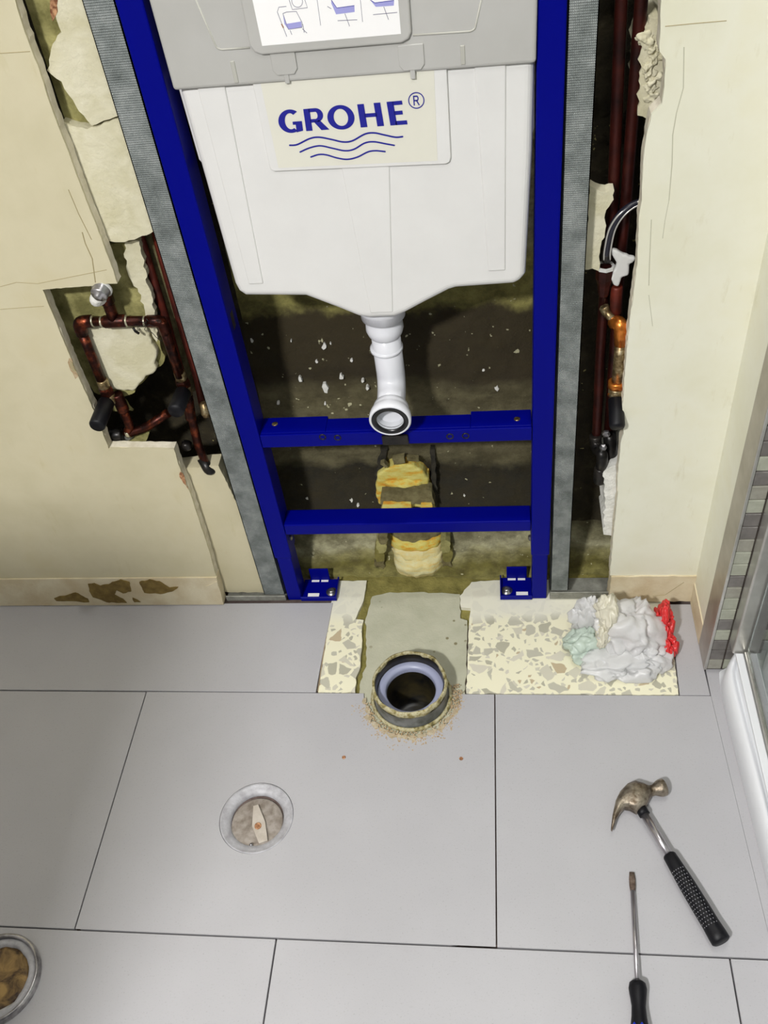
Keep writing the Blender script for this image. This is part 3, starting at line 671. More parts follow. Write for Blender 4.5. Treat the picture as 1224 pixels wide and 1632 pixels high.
# raised relief on the front of the shell
def raised(pts, d, nm, mat=M['eps'], bev=.0018, parent=cs):
    return MB().prism([Vector((x, TF + .004, z)) for x, z in pts], (0, -d - .004, 0)).build(nm, mat, parent, bevel=bev, seg=3)
raised([(.0705, .968), (.1045, .968), (.0965, .701), (.0755, .701)], .0018, 'shell_rib')
raised([(.3975, .968), (.4335, .968), (.4295, .702), (.4065, .702)], .0020, 'shell_rib')
raised([(.228, .870), (.29, .870), (.272, .645), (.240, .645)], .0016, 'shell_spine', bev=.0016)
def rrect(x0, x1, z0, z1, r, n=5):
    out = []
    for cx, cz, a0 in ((x1 - r, z1 - r, 0), (x0 + r, z1 - r, 90), (x0 + r, z0 + r, 180), (x1 - r, z0 + r, 270)):
        for k in range(n + 1):
            a = math.radians(a0 + 90 * k / n); out.append((cx + math.cos(a) * r, cz + math.sin(a) * r))
    return out
pan = raised([(.1385, .978), (.1385, .868)] + [(.1395, .863), (.1435, .8605)] + [(.3585, .855), (.3635, .857), (.3655, .863), (.3665, .978)], .0035, 'logo_panel', bev=.0015)
MB().prism([Vector((x, -.0034, z)) for x, z in [(.148, .975), (.352, .975), (.349, .8605), (.150, .865)]], (0, -.0004, 0)).build('printed_film', M['film'], pan)

# upper milky cover
cov = MB().prism([Vector((x, -.0070, z)) for x, z in [(.043, .9685), (.467, .9665), (.470, 1.20), (.040, 1.20)]], (0, .125, 0)).build('cover', M['cover'], cs, bevel=.004, seg=3)
yc = -.0070
def line3(pts, r, nm, mat, parent, y): return MB().tube([Vector((x, y, z)) for x, z in pts], r, 8).build(nm, mat, parent)
def curve_px(pts, Y): return [(P(x, y, Y).x, P(x, y, Y).z) for x, y in pts]
line3([tuple((q.x, q.z)) for q in rounded([Vector((x, 0, z)) for x, z in curve_px([(310, -5), (345, 76), (352, 79), (398, 76)], yc)], .012)], .0011, 'cover_rib', M['cover_line'], cov, yc)
line3([tuple((q.x, q.z)) for q in rounded([Vector((x, 0, z)) for x, z in curve_px([(768, -5), (757, 46), (750, 50), (658, 56)], yc)], .012)], .0011, 'cover_rib', M['cover_line'], cov, yc)
# door plate carrying the sticker
plate = MB().prism([Vector((x, yc + .001, z)) for x, z in [(.146, 1.20), (.146, 1.012), (.150, 1.005), (.158, 1.0015), (.318, 1.0015), (.3265, 1.005), (.330, 1.012), (.332, 1.20)]], (0, -.006, 0)).build('hatch', M['cover'], cov, bevel=.0025, seg=3)
yp = yc - .005
st = MB().prism([Vector((x, yp, z)) for x, z in [(.1575, 1.14), (.1605, 1.0115), (.3185, 1.0115), (.319, 1.14)]], (0, -.0004, 0)).build('instruction_sticker', M['paper'], plate)
yk = yp - .0004
def ink(paths, wd, mat, nm='drawing'):
    for pth in paths:
        pts = [P(390 + x / 3.948, y / 3.948, yk) for x, y in pth]; b = MB(); L_ = []; R_2 = []
        for k, p in enumerate(pts):
            d = pts[min(k + 1, len(pts) - 1)] - pts[max(k - 1, 0)]
            if d.length < 1e-6: d = Vector((1, 0, 0))
            sd_ = Vector((-d.z, 0, d.x)).normalized() * wd; L_.append(p + sd_); R_2.append(p - sd_)
        n = len(pts); y_ = Vector((0, -.0002, 0)); vs_ = [v + y_ for v in L_] + [v + y_ for v in R_2] + L_ + R_2
        fs = [(k, k + 1, n + k + 1, n + k) for k in range(n - 1)] + [(2 * n + k, k, n + k, 3 * n + k) for k in (0, n - 1)] + [(2 * n + k, 2 * n + k + 1, k + 1, k) for k in range(n - 1)] + [(3 * n + k, 3 * n + k + 1, n + k + 1, n + k) for k in range(n - 1)]
        b.add(vs_, fs); b.build(nm, mat, plate)
def fill(polys, mat, nm='drawing'):
    for pl in polys: MB().prism([P(390 + x / 3.948, y / 3.948, yk) for x, y in pl], (0, -.00015, 0)).build(nm, mat, plate)
fill([[(240, 85), (262, 150), (355, 135), (360, 170), (275, 185), (250, 150)], [(545, 0), (580, 50), (690, 35), (692, 75), (575, 90), (545, 20)], [(790, 0), (820, 18), (940, 2), (938, 35), (825, 43)]], M['ink_pale'])
ink([[(262, 40), (215, 45), (205, 75), (265, 230)], [(280, 0), (300, 60), (395, 48), (375, -10)], [(240, 85), (265, 75), (325, 72), (360, 140), (362, 172), (275, 185), (240, 85)], [(365, 150), (375, 205)], [(362, 180), (392, 208)], [(285, 190), (297, 218)], [(585, 130), (708, 124)], [(630, 85), (660, 165)], [(808, 92), (960, 78)], [(875, 42), (905, 124)], [(520, 40), (545, 55)]], .00028, M['ink_grey'])
ink([[(456, 0), (478, 160)], [(728, 0), (742, 138)]], .00022, M['ink_grey'])
ink([[(545, 0), (580, 50), (690, 35)], [(790, 0), (820, 18), (940, 2)]], .0003, M['ink'])
ink([[(232, 150), (244, 175)]], .0007, M['rust'])
b = MB(); c = P(390 + 330 / 3.948, 8 / 3.948, yk)
for k in range(20):
    a0, a1 = k / 20 * 6.283, (k + 1) / 20 * 6.283
    b.prism([c + Vector((math.cos(a) * r, 0, math.sin(a) * r)) for a, r in ((a0, .0062), (a1, .0062), (a1, .0057), (a0, .0057))], (0, -.0002, 0))
b.build('drawing', M['ink_grey'], plate)
# clips under the hatch
for px, py in ((449, 78), (654, 70)):
    a = P(px, py, yc); b = MB()
    b.prism([Vector((a.x + dx, yc + .0005, a.z + dz)) for dx, dz in [(-.0145, 0), (.0145, 0), (.0145, -.022), (.010, -.028), (-.010, -.028), (-.0145, -.022)]], (0, -.0024, 0))
    b.prism([Vector((a.x + dx, yc + .0005, a.z + dz)) for dx, dz in [(-.003, -.027), (.003, -.027), (.0028, -.038), (-.0028, -.038)]], (0, -.0016, 0))
    b.build('clip', M['cover'], cov, bevel=.001, seg=2)
for px, py in ((370, 97), (737, 72)):
    a = P(px, py, yc); MB().box(a.x - .0025, a.x + .0025, yc - .0012, yc + .001, .972, a.z).build('cover_rib', M['cover_line'], cov, bevel=.0008)

# lettering: letters drawn as strokes in a unit box, sheared onto the panel's printed line
yl = -.0039
A0 = P(445, 213, yl); 
def lerp2(u, v):        # u 0..1 along the word, v 0..1 up the letters
    bl_, br_, tl_, tr__ = P(446, 211.5, yl), P(649.5, 198, yl), P(441.5, 177.5, yl), P(643, 160, yl)
    return (bl_ * (1 - u) + br_ * u) * (1 - v) + (tl_ * (1 - u) + tr__ * u) * v
def ring(cx, cy, rx, ry, wx, wy, a0, a1, n=28):
    o_ = [(cx + math.cos(math.radians(a0 + (a1 - a0) * k / n)) * rx, cy + math.sin(math.radians(a0 + (a1 - a0) * k / n)) * ry) for k in range(n + 1)]
    i_ = [(cx + math.cos(math.radians(a0 + (a1 - a0) * k / n)) * (rx - wx), cy + math.sin(math.radians(a0 + (a1 - a0) * k / n)) * (ry - wy)) for k in range(n + 1)]
    return [[o_[k], o_[k + 1], i_[k + 1], i_[k]] for k in range(n)]
L = []
# G
G_ = ring(.096, .5, .096, .54, .052, .165, 50, 300, 30) + [[(.134, .47), (.186, .47), (.186, .03), (.134, -.03)], [(.112, .47), (.14, .47), (.14, .33), (.112, .33)]]
R_ = [[(.210, 0), (.260, 0), (.260, 1), (.210, 1)], [(.25, 1), (.300, 1), (.300, .84), (.25, .84)], [(.25, .52), (.300, .52), (.300, .37), (.25, .37)], [(.276, .42), (.325, .46), (.392, 0), (.330, 0)]] + ring(.300, .685, .060, .315, .044, .155, -90, 90, 14)
O_ = ring(.496, .5, .106, .54, .050, .16, 0, 360, 40)
H_ = [[(.638, 0), (.690, 0), (.690, 1), (.638, 1)], [(.767, 0), (.819, 0), (.819, 1), (.767, 1)], [(.68, .42), (.78, .42), (.78, .58), (.68, .58)]]
E_ = [[(.868, 0), (.920, 0), (.920, 1), (.868, 1)], [(.91, 1), (.988, 1), (.988, .84), (.91, .84)], [(.91, .59), (.978, .59), (.978, .43), (.91, .43)], [(.91, .0), (1.0, .0), (1.0, .17), (.91, .17)]]
for name_, polys in (('letter_g', G_), ('letter_r', R_), ('letter_o', O_), ('letter_h', H_), ('letter_e', E_)):
    b = MB()
    for pl in polys: b.prism([lerp2(u, v) for u, v in pl], (0, -.0004, 0))
    b.build('letter', M['ink'], pan)
def wave(pts, wd):
    q = bez([P(400 + x / 4.08, 120 + y / 4.08, yl) for x, y in pts], 10); b = MB(); n = len(q)
    L_, R2 = [], []
    for i, p in enumerate(q):
        d = (q[min(i + 1, n - 1)] - q[max(i - 1, 0)]); s = Vector((-d.z, 0, d.x)).normalized() * wd * (.75 if i in (0, n - 1) else 1)
        L_.append(p + s); R2.append(p - s)
    for i in range(n - 1): b.prism([L_[i], L_[i + 1], R2[i + 1], R2[i]], (0, -.0004, 0))
    b.build('wave_line', M['ink'], pan)
wave([(248, 455), (300, 450), (380, 412), (440, 402), (520, 416), (600, 433), (660, 425), (740, 382), (800, 374), (870, 388), (940, 402), (990, 398)], .00095)
wave([(316, 500), (380, 472), (450, 458), (530, 474), (610, 490), (670, 480), (740, 440), (800, 432), (870, 444), (936, 456)], .0009)
wave([(386, 532), (440, 515), (490, 517), (560, 537), (625, 546), (690, 532), (760, 498), (810, 490), (876, 496)], .0009)
b = MB(); c = P(663.5, 160, yl)
for k in range(32):
    a0, a1 = k / 32 * 6.283, (k + 1) / 32 * 6.283
    b.prism([c + Vector((math.cos(a) * r, 0, math.sin(a) * r)) for a, r in ((a0, .0095), (a1, .0095), (a1, .0084), (a0, .0084))], (0, -.0004, 0))
def R2_(u, v): return c + Vector(((u - .5) * .0078, 0, (v - .5) * .0112))
for pl in [[(0.05, 0), (.22, 0), (.22, 1), (.05, 1)], [(.2, 1), (.6, 1), (.6, .87), (.2, .87)], [(.2, .56), (.6, .56), (.6, .43), (.2, .43)], [(.45, .48), (.62, .5), (.98, 0), (.78, 0)]] + ring(.6, .715, .26, .285, .17, .13, -90, 90, 8):
    b.prism([R2_(u, v) for u, v in pl], (0, -.0004, 0))
b.build('registered_mark', M['ink'], pan)

# ------------------------------------------------------------------ flush pipe and elbow
fp = thing('flush_pipe', (.250, .045, .44), 'white plastic flush pipe bending forward under the cistern', 'pipe')
cx0 = P(612, 515, .055).x; FY = .052
top = Vector((P(611, 505, FY).x, FY, .640)); 
MB().lathe((top.x, FY, .632), (0, 0, -1), [(.036, -.004), (.036, .012), (.0340, .014), (.033, .026), (.026, .028), (.0255, .034), (.0278, .038), (.0285, .048), (.026, .056), (.0235, .060)], 36).build('collar', M['pvc'], fp)
pend = Vector((P(622, 668, -.018).x, -.018, P(622, 668, -.018).z))
zc = pend.z + .004
pth = rounded([Vector((top.x, FY, .590)), Vector(((top.x * .3 + pend.x * .7), FY - .002, zc + .012)), Vector((pend.x, -.002, zc)), Vector((pend.x, -.004, zc))], .055, 10)
MB().tube(pth, .0222, 28).build('pipe_body', M['pvc'], fp)
zr1 = .548
MB().lathe((top.x - .001, FY, zr1), (0, 0, -1), [(.022, -.003), (.0252, -.002), (.0252, .0025), (.022, .004)], 36).build('ring', M['pvc'], fp)
mouth = Vector((pend.x, -.024, pend.z)); ax = Vector((0, -1, -.10)).normalized()
MB().lathe(mouth - ax * .034, ax, [(.021, 0), (.0275, .003), (.0285, .010), (.0285, .014), (.0315, .018), (.0325, .024), (.0325, .032), (.0300, .034), (.0285, .033), (.0280, .026)], 40, caps=(0, 0)).build('socket', M['pvc'], fp)
MB().lathe(mouth - ax * .034, ax, [(.0286, .026), (.0286, .0330), (.0270, .0336), (.0212, .0330), (.0208, .026), (.0208, .018)], 40, caps=(0, 0)).build('seal', M['black_gloss'], fp)
MB().lathe(mouth - ax * .034, ax, [(.0209, .030), (.0206, .016), (.019, .012), (0, .007)], 40, caps=(0, 0)).build('pipe_lining', M['pvc_in'], fp)
MB().box(pend.x - .020, pend.x + .022, -.004, .0002, .399, .418).build('clip', M['dark'], fr_, bevel=.001)

# ------------------------------------------------------------------ foamed chase in the wall
ch = thing('foam_plug', (.245, .09, .0), 'yellow expanding foam packed in the wall chase behind the lower crossbar', 'foam')
def lump(quadpx, Y, depth, mat, nm, amp=.004, seed=0, bulge=.012):
    # bulging grid between four pixel corners on plane Y
    a, b_, c, d = [P(x, y, Y) for x, y in quadpx]; n = 20; vs_ = []
    for j in range(n + 1):
        for i in range(n + 1):
            u, v = i / n, j / n; p = (a * (1 - u) + b_ * u) * (1 - v) + (d * (1 - u) + c * u) * v
            e = max(0, math.sin(u * math.pi)) ** .4 * max(0, math.sin(v * math.pi)) ** .35
            p = p + Vector((noise.noise(p * 80 + Vector((seed, 0, 0))) * amp, -bulge * e + depth * (1 - e) + amp * noise.noise(p * 70), noise.noise(p * 80 + Vector((0, seed, 9))) * amp))
            vs_.append(p)
    return MB().add(vs_, [(j * (n + 1) + i, j * (n + 1) + i + 1, (j + 1) * (n + 1) + i + 1, (j + 1) * (n + 1) + i) for j in range(n) for i in range(n)], True).build(nm, mat, ch)
yq = .105
q = [P(x, y, yq) for x, y in [(602, 805), (598, 775), (600, 758), (612, 750), (625, 744), (642, 741), (660, 743), (674, 752), (684, 765), (686, 790), (690, 812)]]
MB().prism(jag(q, .002, .006, 20), (0, .05, 0)).build('foam', M['foam'], ch, bevel=.005, seg=3)
lump([(600, 766), (683, 764), (685, 782), (600, 784)], .100, .03, M['foam'], 'foam', seed=3, bulge=.006)
patch([(608, 785), (630, 780), (660, 779), (688, 783), (693, 803), (606, 804)], M['greymortar'], .090, ch, 'mortar', .02, .0015)
patch([(611, 800), (655, 801), (656, 822), (606, 822)], M['foam'], .088, ch, 'foam', .02, .001)
patch([(671, 802), (688, 802), (694, 822), (672, 822)], M['foam'], .088, ch, 'foam', .02, .001)
lump([(618, 848), (706, 848), (708, 872), (618, 872)], .085, .03, M['greymortar'], 'mortar', seed=5, bulge=.004)
lump([(618, 862), (704, 860), (706, 884), (622, 884)], .078, .03, M['foam'], 'foam', seed=6, bulge=.006)
lump([(621, 878), (707, 876), (707, 900), (624, 900)], .072, .03, M['foam2'], 'foam', seed=7, bulge=.006)
lump([(623, 893), (709, 891), (706, 924), (628, 926)], .062, .03, M['foam2'], 'foam', seed=8, bulge=.008)
for k, (x, y) in enumerate([(611, 858), (608, 872), (605, 886), (606, 900), (710, 872), (713, 886), (713, 900), (603, 914), (714, 914)]):
    patch([(x - 8, y - 9), (x, y - 11), (x + 7, y - 8), (x + 8, y + 2), (x + 5, y + 9), (x - 4, y + 10), (x - 8, y + 3)], [M['greymortar'], M['olive'], M['subfloor']][k % 3], .070 + .001 * (k % 4), ch, 'mortar_chip', .03, .003, k)
patch([(606, 716), (618, 716), (612, 745), (604, 800), (596, 800), (598, 760)], M['pit'], .116, ch, 'groove_shade', .02, .002)
patch([(686, 716), (693, 716), (697, 800), (701, 830), (693, 830), (689, 790)], M['pit'], .116, ch, 'groove_shade', .02, .002)
# painted dark strips for shade in the chase grooves, and chips above the dome
patch([(625, 732), (644, 728), (646, 738), (628, 741)], M['greymortar'], .10, ch, 'mortar_chip', .01, .001)
patch([(648, 731), (667, 732), (668, 736), (650, 735)], M['greymortar'], .10, ch, 'mortar_chip', .01, .001)
patch([(606, 740), (612, 738), (618, 744), (614, 746)], M['greymortar'], .10, ch, 'mortar_chip', .01, .001)

# ------------------------------------------------------------------ soil pipe stub
ss = thing('soil_pipe_stub', (SC.x, SC.y, -.004), 'short round waste pipe stub with crusty yellowed rim standing in the floor', 'pipe')
MB().lathe((SC.x, SC.y, -.010), (0, 0, 1), [(.0665, .0), (.0655, .012), (.064, .016), (.0635, .034), (.0645, .040)], 56, caps=(0, 0)).build('pipe_wall', M['greypipe'], ss)
b = MB(); n = 72; prof = [(.0640, .040), (.0655, .045), (.0645, .0525), (.0610, .0545), (.0598, .052), (.0592, .048), (.0600, .032), (.061, .018)]
vs_ = []
for (r, h) in prof:
    for k in range(n):
        a = 2 * math.pi * k / n; rr = r + .0018 * noise.noise(Vector((math.cos(a) * 4, math.sin(a) * 4, r * 90))); hh = h - .010 + .0022 * noise.noise(Vector((math.cos(a) * 3, math.sin(a) * 3, 7)))
        vs_.append((SC.x + math.cos(a) * rr, SC.y + math.sin(a) * rr, hh))
b.add(vs_, [(i * n + k, i * n + (k + 1) % n, (i + 1) * n + (k + 1) % n, (i + 1) * n + k) for i in range(len(prof) - 1) for k in range(n)], True)
b.build('rim', M['rim'], ss)
MB().lathe((SC.x, SC.y, -.010), (0, 0, 1), [(.0690, .004), (.0715, .010), (.0685, .015), (.0655, .0135), (.0655, .004)], 56, caps=(0, 0)).build('mortar_collar', M['rim'], ss)
cc = Vector((SC.x + .0005, SC.y + .000, 0))
MB().lathe((SC.x, SC.y, -.010), (0, 0, 1), [(.0592, .050), (.0574, .044), (.0572, .030)], 56, caps=(0, 0)).build('inner_wall', M['deepdark'], ss)
MB().lathe((cc.x, cc.y, -.010), (0, 0, 1), [(.0568, .031), (.052, .0325), (.0450, .0315), (.0432, .027), (.0428, .020)], 56, caps=(0, 0)).build('inner_liner', M['lilac'], ss)
o = MB().lathe((cc.x, cc.y, -.010), (0, 0, 1), [(.0430, .0225), (.0424, .0), (.0412, -.070), (.030, -.072), (0, -.074)], 48, caps=(0, 0)).build('pipe_bore', M['deepdark'], ss)

# ------------------------------------------------------------------ floor drains
d1 = thing('floor_drain', (DC.x, DC.y, 0), 'round metal floor drain with bolted strap, set in the grey tiles', 'drain')
MB().lathe((DC.x, DC.y, 0), (0, 0, 1), [(.0600, -.003), (.0595, .0005), (.0565, -.0015), (.052, -.003), (.046, -.0045), (.0425, -.0095), (.0425, -.0115)], 64, caps=(0, 0)).build('ring', M['drain_ring'], d1)
ld = Vector((DC.x + .0005, DC.y - .005, -.0095)); LR = .0418
MB().lathe(ld + Vector((0, 0, -.002)), (0, 0, 1), [(LR, 0), (LR, .003), (LR - .002, .0036), (.012, .0033), (0, .0033)], 56).build('lid', M['drain_lid'], d1)
stp = [G(404, 1285, -.006), G(412, 1283, -.006), G(423, 1310, -.006), G(427, 1340, -.006), G(413, 1345, -.006), G(402, 1318, -.006)]
b = MB().prism([Vector((p.x, p.y, -.0083)) for p in stp], (0, 0, .0044)); b.build('strap', M['strap'], d1, bevel=.0006)
c = G(411, 1316, -.003); MB().lathe((c.x, c.y, -.0042), (0, 0, 1), [(.0058, 0), (.0054, .0018), (.0034, .0018), (.0026, .0004), (0, .0003)], 24, caps=(0, 0)).build('screw', M['rust'], d1)
c2 = G(400, 1346, -.004); MB().lathe((c2.x, c2.y, -.006), (0, 0, 1), [(.003, 0), (.003, .002), (0, .003)], 12).build('rivet', M['chrome'], d1)
D2 = Vector((-.322, -.703, 0)); 
d2 = thing('floor_drain', (D2.x, D2.y, 0), 'rusty open floor drain with a torn metal ring at the corner of the floor', 'drain')
MB().lathe((D2.x, D2.y, 0), (0, 0, 1), [(.0640, .0), (.0640, .006), (.0620, .0115), (.0590, .012), (.0575, .009), (.0575, .002)], 64, caps=(0, 0)).build('ring', M['chrome'], d2)
b = MB(); n = 60; vs_ = []
for i, (r, h) in enumerate([(.0572, .004), (.0525, .0085), (.0475, .0075), (.0455, .001)]):
    for k in range(n):
        a = 2 * math.pi * k / n; q = (.0035 * noise.noise(Vector((math.cos(a) * 3, math.sin(a) * 3, 2))) if i in (1, 2, 3) else 0)
        vs_.append((D2.x + math.cos(a) * (r + q), D2.y + math.sin(a) * (r + q), h))
b.add(vs_, [(i * n + k, i * n + (k + 1) % n, (i + 1) * n + (k + 1) % n, (i + 1) * n + k) for i in range(3) for k in range(n)], True); b.build('inner_ring', M['drain_ring'], d2)
M['rust2'] = mottled('rusty_sludge', (52, 34, 24), (160, 130, 78), 42, .6, dist=.8)
MB().lathe((D2.x, D2.y, .0008), (0, 0, 1), [(.050, 0), (.040, .0022), (.030, .001), (0, .0004)], 40).build('sludge', M['rust2'], d2)

# ------------------------------------------------------------------ left pipework
def pipe(name, pts, r, mat, parent=None, n=14, rr=0):
    q = [Vector(p) for p in pts]
    if rr: q = rounded(q, rr)
    return MB().tube(q, r, n).build(name, mat, parent)
def at3(lst): return [P(x, y, Y) for x, y, Y in lst]
def sleeve(a, b_, r, nm, mat, parent, n=20):
    a, b_ = Vector(a), Vector(b_); ax = b_ - a; l = ax.length
    return MB().lathe(a, ax, [(r * .86, 0), (r, l * .08), (r, l * .92), (r * .86, l)], n).build(nm, mat, parent)
PY = .020
v1 = tag(pipe('copper_pipe', [Vector((P(228, 390, .05).x, .05, .80)), P(228, 390, .05), P(262, 500, .05), P(296, 620, .052), P(300, 640, .055)], .0062, M['red_copper'], rr=.01), 'reddish vertical pipe in the left recess, nearer the broken plaster', 'pipe')
v2 = tag(pipe('copper_pipe', [Vector((P(257, 390, .055).x, .058, .80)), P(252, 390, .055), P(283, 500, .055), P(313, 600, .055), P(322, 645, .055)], .0055, M['red_copper'], rr=.01), 'reddish vertical pipe tucked beside the left metal stud', 'pipe')
v3 = tag(pipe('grey_conduit', [Vector((P(243, 380, .07).x, .07, .82)), P(243, 385, .07), P(274, 500, .07), P(305, 620, .07)], .0085, M['greymortar'], rr=.01), 'dull grey conduit between the two reddish pipes at left', 'conduit')
mn = thing('pipe_manifold', P(185, 600, PY), 'copper pipe loop with shut-off valves in the square wall opening', 'pipework')
e1, tee, e2 = P(124, 513, PY), P(183, 512, PY), P(258, 511, PY)
vb = P(151, 607, PY)
pipe('pipe', [e1 + Vector((.008, 0, 0)), e2 - Vector((.008, 0, 0))], .0076, M['copper'], mn)
pipe('elbow', [e1 + Vector((.022, 0, 0)), e1, e1 + Vector((.0, 0, -.022))], .0098, M['copper'], mn, rr=.012)
pipe('elbow', [e2 - Vector((.022, 0, 0)), e2, e2 + Vector((.0, 0, -.022))], .0092, M['copper'], mn, rr=.012)
pipe('pipe', [e1 + Vector((0, 0, -.01)), Vector((e1.x, PY, P(150, 612, PY).z))], .0076, M['copper'], mn)
sleeve(tee + Vector((-.018, 0, 0)), tee + Vector((.018, 0, 0)), .0098, 'tee', M['copper'], mn)
tt = P(177, 470, PY)
pipe('riser', [tee, Vector((tee.x, PY, tt.z + .008))], .0086, M['copper'], mn)
sleeve((tee.x, PY, tt.z - .014), (tee.x, PY, tt.z + .012), .0108, 'elbow', M['copper'], mn)
cp = P(157, 471, -.012)
pipe('plug_branch', [Vector((tee.x, PY, tt.z)), Vector((tee.x - .010, .005, tt.z + .0)), Vector((cp.x + .003, -.004, cp.z + .006))], .0095, M['white_filler'], mn, rr=.006)
MB().lathe(cp + Vector((.003, .012, .004)), (-.18, -1, -.25), [(.0135, 0), (.0138, .002), (.0128, .0032), (.0124, .012), (.0108, .0145), (.006, .0148), (.0052, .019), (0, .0195)], 28).build('chrome_plug', M['chrome'], mn)
MB().lathe(cp + Vector((.003, .012, .004)), (-.18, -1, -.25), [(.0148, -.002), (.0152, .0015), (.0132, .0025)], 28, caps=(0, 0)).build('washer', M['ptfe'], mn)
for a in (e1 + Vector((.024, 0, 0)), tee + Vector((.019, 0, 0)), e2 - Vector((.026, 0, 0)), tee + Vector((-.020, 0, 0))): sleeve(a - Vector((.0015, 0, 0)), a + Vector((.0015, 0, 0)), .0086, 'solder_ring', M['solder'], mn)
for x, y in ((212, 522), (258, 516)):
    p = P(x, y, PY - .004); pipe('solder_drip', [p, p + Vector((.002, -.001, -.006)), p + Vector((.006, 0, -.011))], .0022, M['dark'], mn, 6)
# left valve
def valve(x, ztop, Y, mn, hx, hz, hl=.054, hr=.0128, tilt=(-.05, -1, -.12)):
    zt = ztop
    sleeve((x, Y, zt + .002), (x, Y, zt - .014), .0092, 'union', M['brass'], mn)
    MB().lathe((x, Y, zt - .013), (0, 0, -1), [(.0105, 0), (.0118, .003), (.0118, .012), (.0105, .015)], 6, smooth=False).build('hex_nut', M['copper'], mn)
    sleeve((x, Y, zt - .027), (x, Y, zt - .044), .0105, 'valve_body', M['brass'], mn)
    h0 = Vector((x + hx, Y - .008, zt - .036 + hz)); ax = Vector(tilt).normalized()
    MB().lathe((x, Y, zt - .036), h0 - Vector((x, Y, zt - .036)) + ax * .004, [(.0065, 0), (.006, .010)], 14).build('spindle', M['brass'], mn)
    MB().lathe(h0, ax, [(hr * .82, 0), (hr, .002), (hr, hl - .003), (hr * .86, hl), (0, hl)], 28).build('valve_handle', M['black'], mn)
valve(e1.x + .001, P(149, 612, PY).z + .006, PY, mn, -.002, .0)
la = P(161, 650, PY + .004)
pipe('pipe', [Vector((e1.x + .012, PY + .006, P(160, 640, PY).z)), Vector((e1.x + .014, PY + .006, P(178, 690, PY).z + .006)), P(200, 692, PY + .006), P(232, 682, PY + .010), P(268, 658, PY + .016)], .0075, M['copper'], mn, rr=.012)
sleeve((e1.x + .0125, PY + .006, P(163, 632, PY).z), (e1.x + .0135, PY + .006, P(168, 660, PY).z), .0100, 'tee', M['copper'], mn)
p = P(205, 690, PY + .006); sleeve(p - Vector((.003, 0, 0)), p + Vector((.003, 0, .001)), .009, 'solder_ring', M['solder'], mn)
p = P(186, 693, PY + .004); sleeve(p - Vector((.010, 0, 0)), p + Vector((.010, 0, 0)), .0105, 'elbow', M['dark'], mn)
# right leg of the loop
zr_ = P(285, 600, PY).z
pipe('pipe', [e2, Vector((e2.x, PY, zr_))], .0078, M['copper'], mn)
valve(e2.x, zr_ + .006, PY + .002, mn, .000, .004, hl=.048, tilt=(-.05, -1, -.02))
sleeve(P(300, 636, .03), P(304, 668, .03), .0085, 'elbow', M['copper'], mn)
pipe('pipe', [P(300, 630, .03), P(306, 668, .03), P(316, 710, .03), P(333, 750, .018)], .0072, M['copper'], mn, rr=.01)
pipe('elbow', [P(322, 730, .026), P(334, 752, .014), P(345, 740, .03)], .0092, M['dark'], mn, rr=.008)
MB().lathe(P(324, 640, .03), (.1, -.4, -1), [(.005, 0), (.008, .003), (.0085, .020), (.006, .026)], 16).build('brass_tail', M['brass'], mn)
MB().lathe(P(298, 706, .035), (0, -1, -.2), [(.009, 0), (.009, .010), (.006, .013), (0, .013)], 18).build('end_cap', M['dark'], mn)
# frayed hemp strands
b = MB()
for k in range(5):
    a = P(222 + k * 5, 512, PY - .010); pts = [a]
    for j in range(5): pts.append(pts[-1] + Vector((random.uniform(-.006, .010), random.uniform(-.003, .003), random.uniform(-.009, .004))))
    b.tube(bez(pts, 4), .00045, 5)
b.build('hemp_strands', M['dark'], mn)

# ------------------------------------------------------------------ right pipework
r1 = tag(pipe('copper_pipe', [Vector((P(990, 0, .06).x, .06, 1.25)), P(990, 0, .06), P(977, 320, .06), P(966, 430, .06), P(958, 540, .06), P(951, 690, .06), P(949, 700, .06)], .0076, M['dark_copper'], rr=.02), 'dark brown vertical pipe nearer the stud in the right recess', 'pipe')
r2 = tag(pipe('copper_pipe', [Vector((P(1022, 0, .06).x, .06, 1.25)), P(1022, 0, .06), P(998, 320, .06), P(988, 420, .06), P(982, 520, .06), P(976, 600, .062), P(970, 690, .062)], .0078, M['dark_copper'], rr=.02), 'dark brown vertical pipe nearer the cream wall in the right recess', 'pipe')
vr = thing('pipe_branch', P(985, 600, .03), 'copper branch with black valve handle beside the right wall', 'pipework')
sleeve(P(983, 455, .045), P(981, 500, .045), .0085, 'red_sleeve', M['red_copper'], vr)
pipe('link', [P(962, 493, .045), P(970, 502, .040), P(980, 512, .032)], .0060, M['brass'], vr)
sleeve(P(962, 488, .045), P(968, 500, .043), .0075, 'compression_nut', M['brass'], vr, 6)
pipe('elbow', [P(978, 513, .036), P(990, 516, .022), P(990, 548, .022)], .0105, M['bright_copper'], vr, rr=.012)
ex = P(990, 545, .022).x; z1_, z2_ = P(990, 548, .022).z, P(984, 612, .022).z
pipe('pipe', [(ex, .022, z1_ + .006), (ex, .022, z2_)], .0090, M['brass'], vr)
sleeve((ex - .001, .022, z2_ + .006), (ex - .001, .022, z2_ - .006), .0125, 'collar', M['bright_copper'], vr)
sleeve((ex - .001, .022, z2_ - .006), (ex - .001, .022, z2_ - .020), .0115, 'valve_body', M['brass'], vr)
MB().lathe((ex - .001, .018, z2_ - .024), (0, -1, -.55), [(.0095, 0), (.0115, .002), (.0118, .044), (.0100, .048), (0, .048)], 28).build('valve_handle', M['black'], vr)
MB().lathe((ex - .001, .022, z2_ - .018), (0, -.8, -.6), [(.0122, 0), (.0122, .0025)], 24, caps=(0, 1)).build('brass_ring', M['bright_copper'], vr)
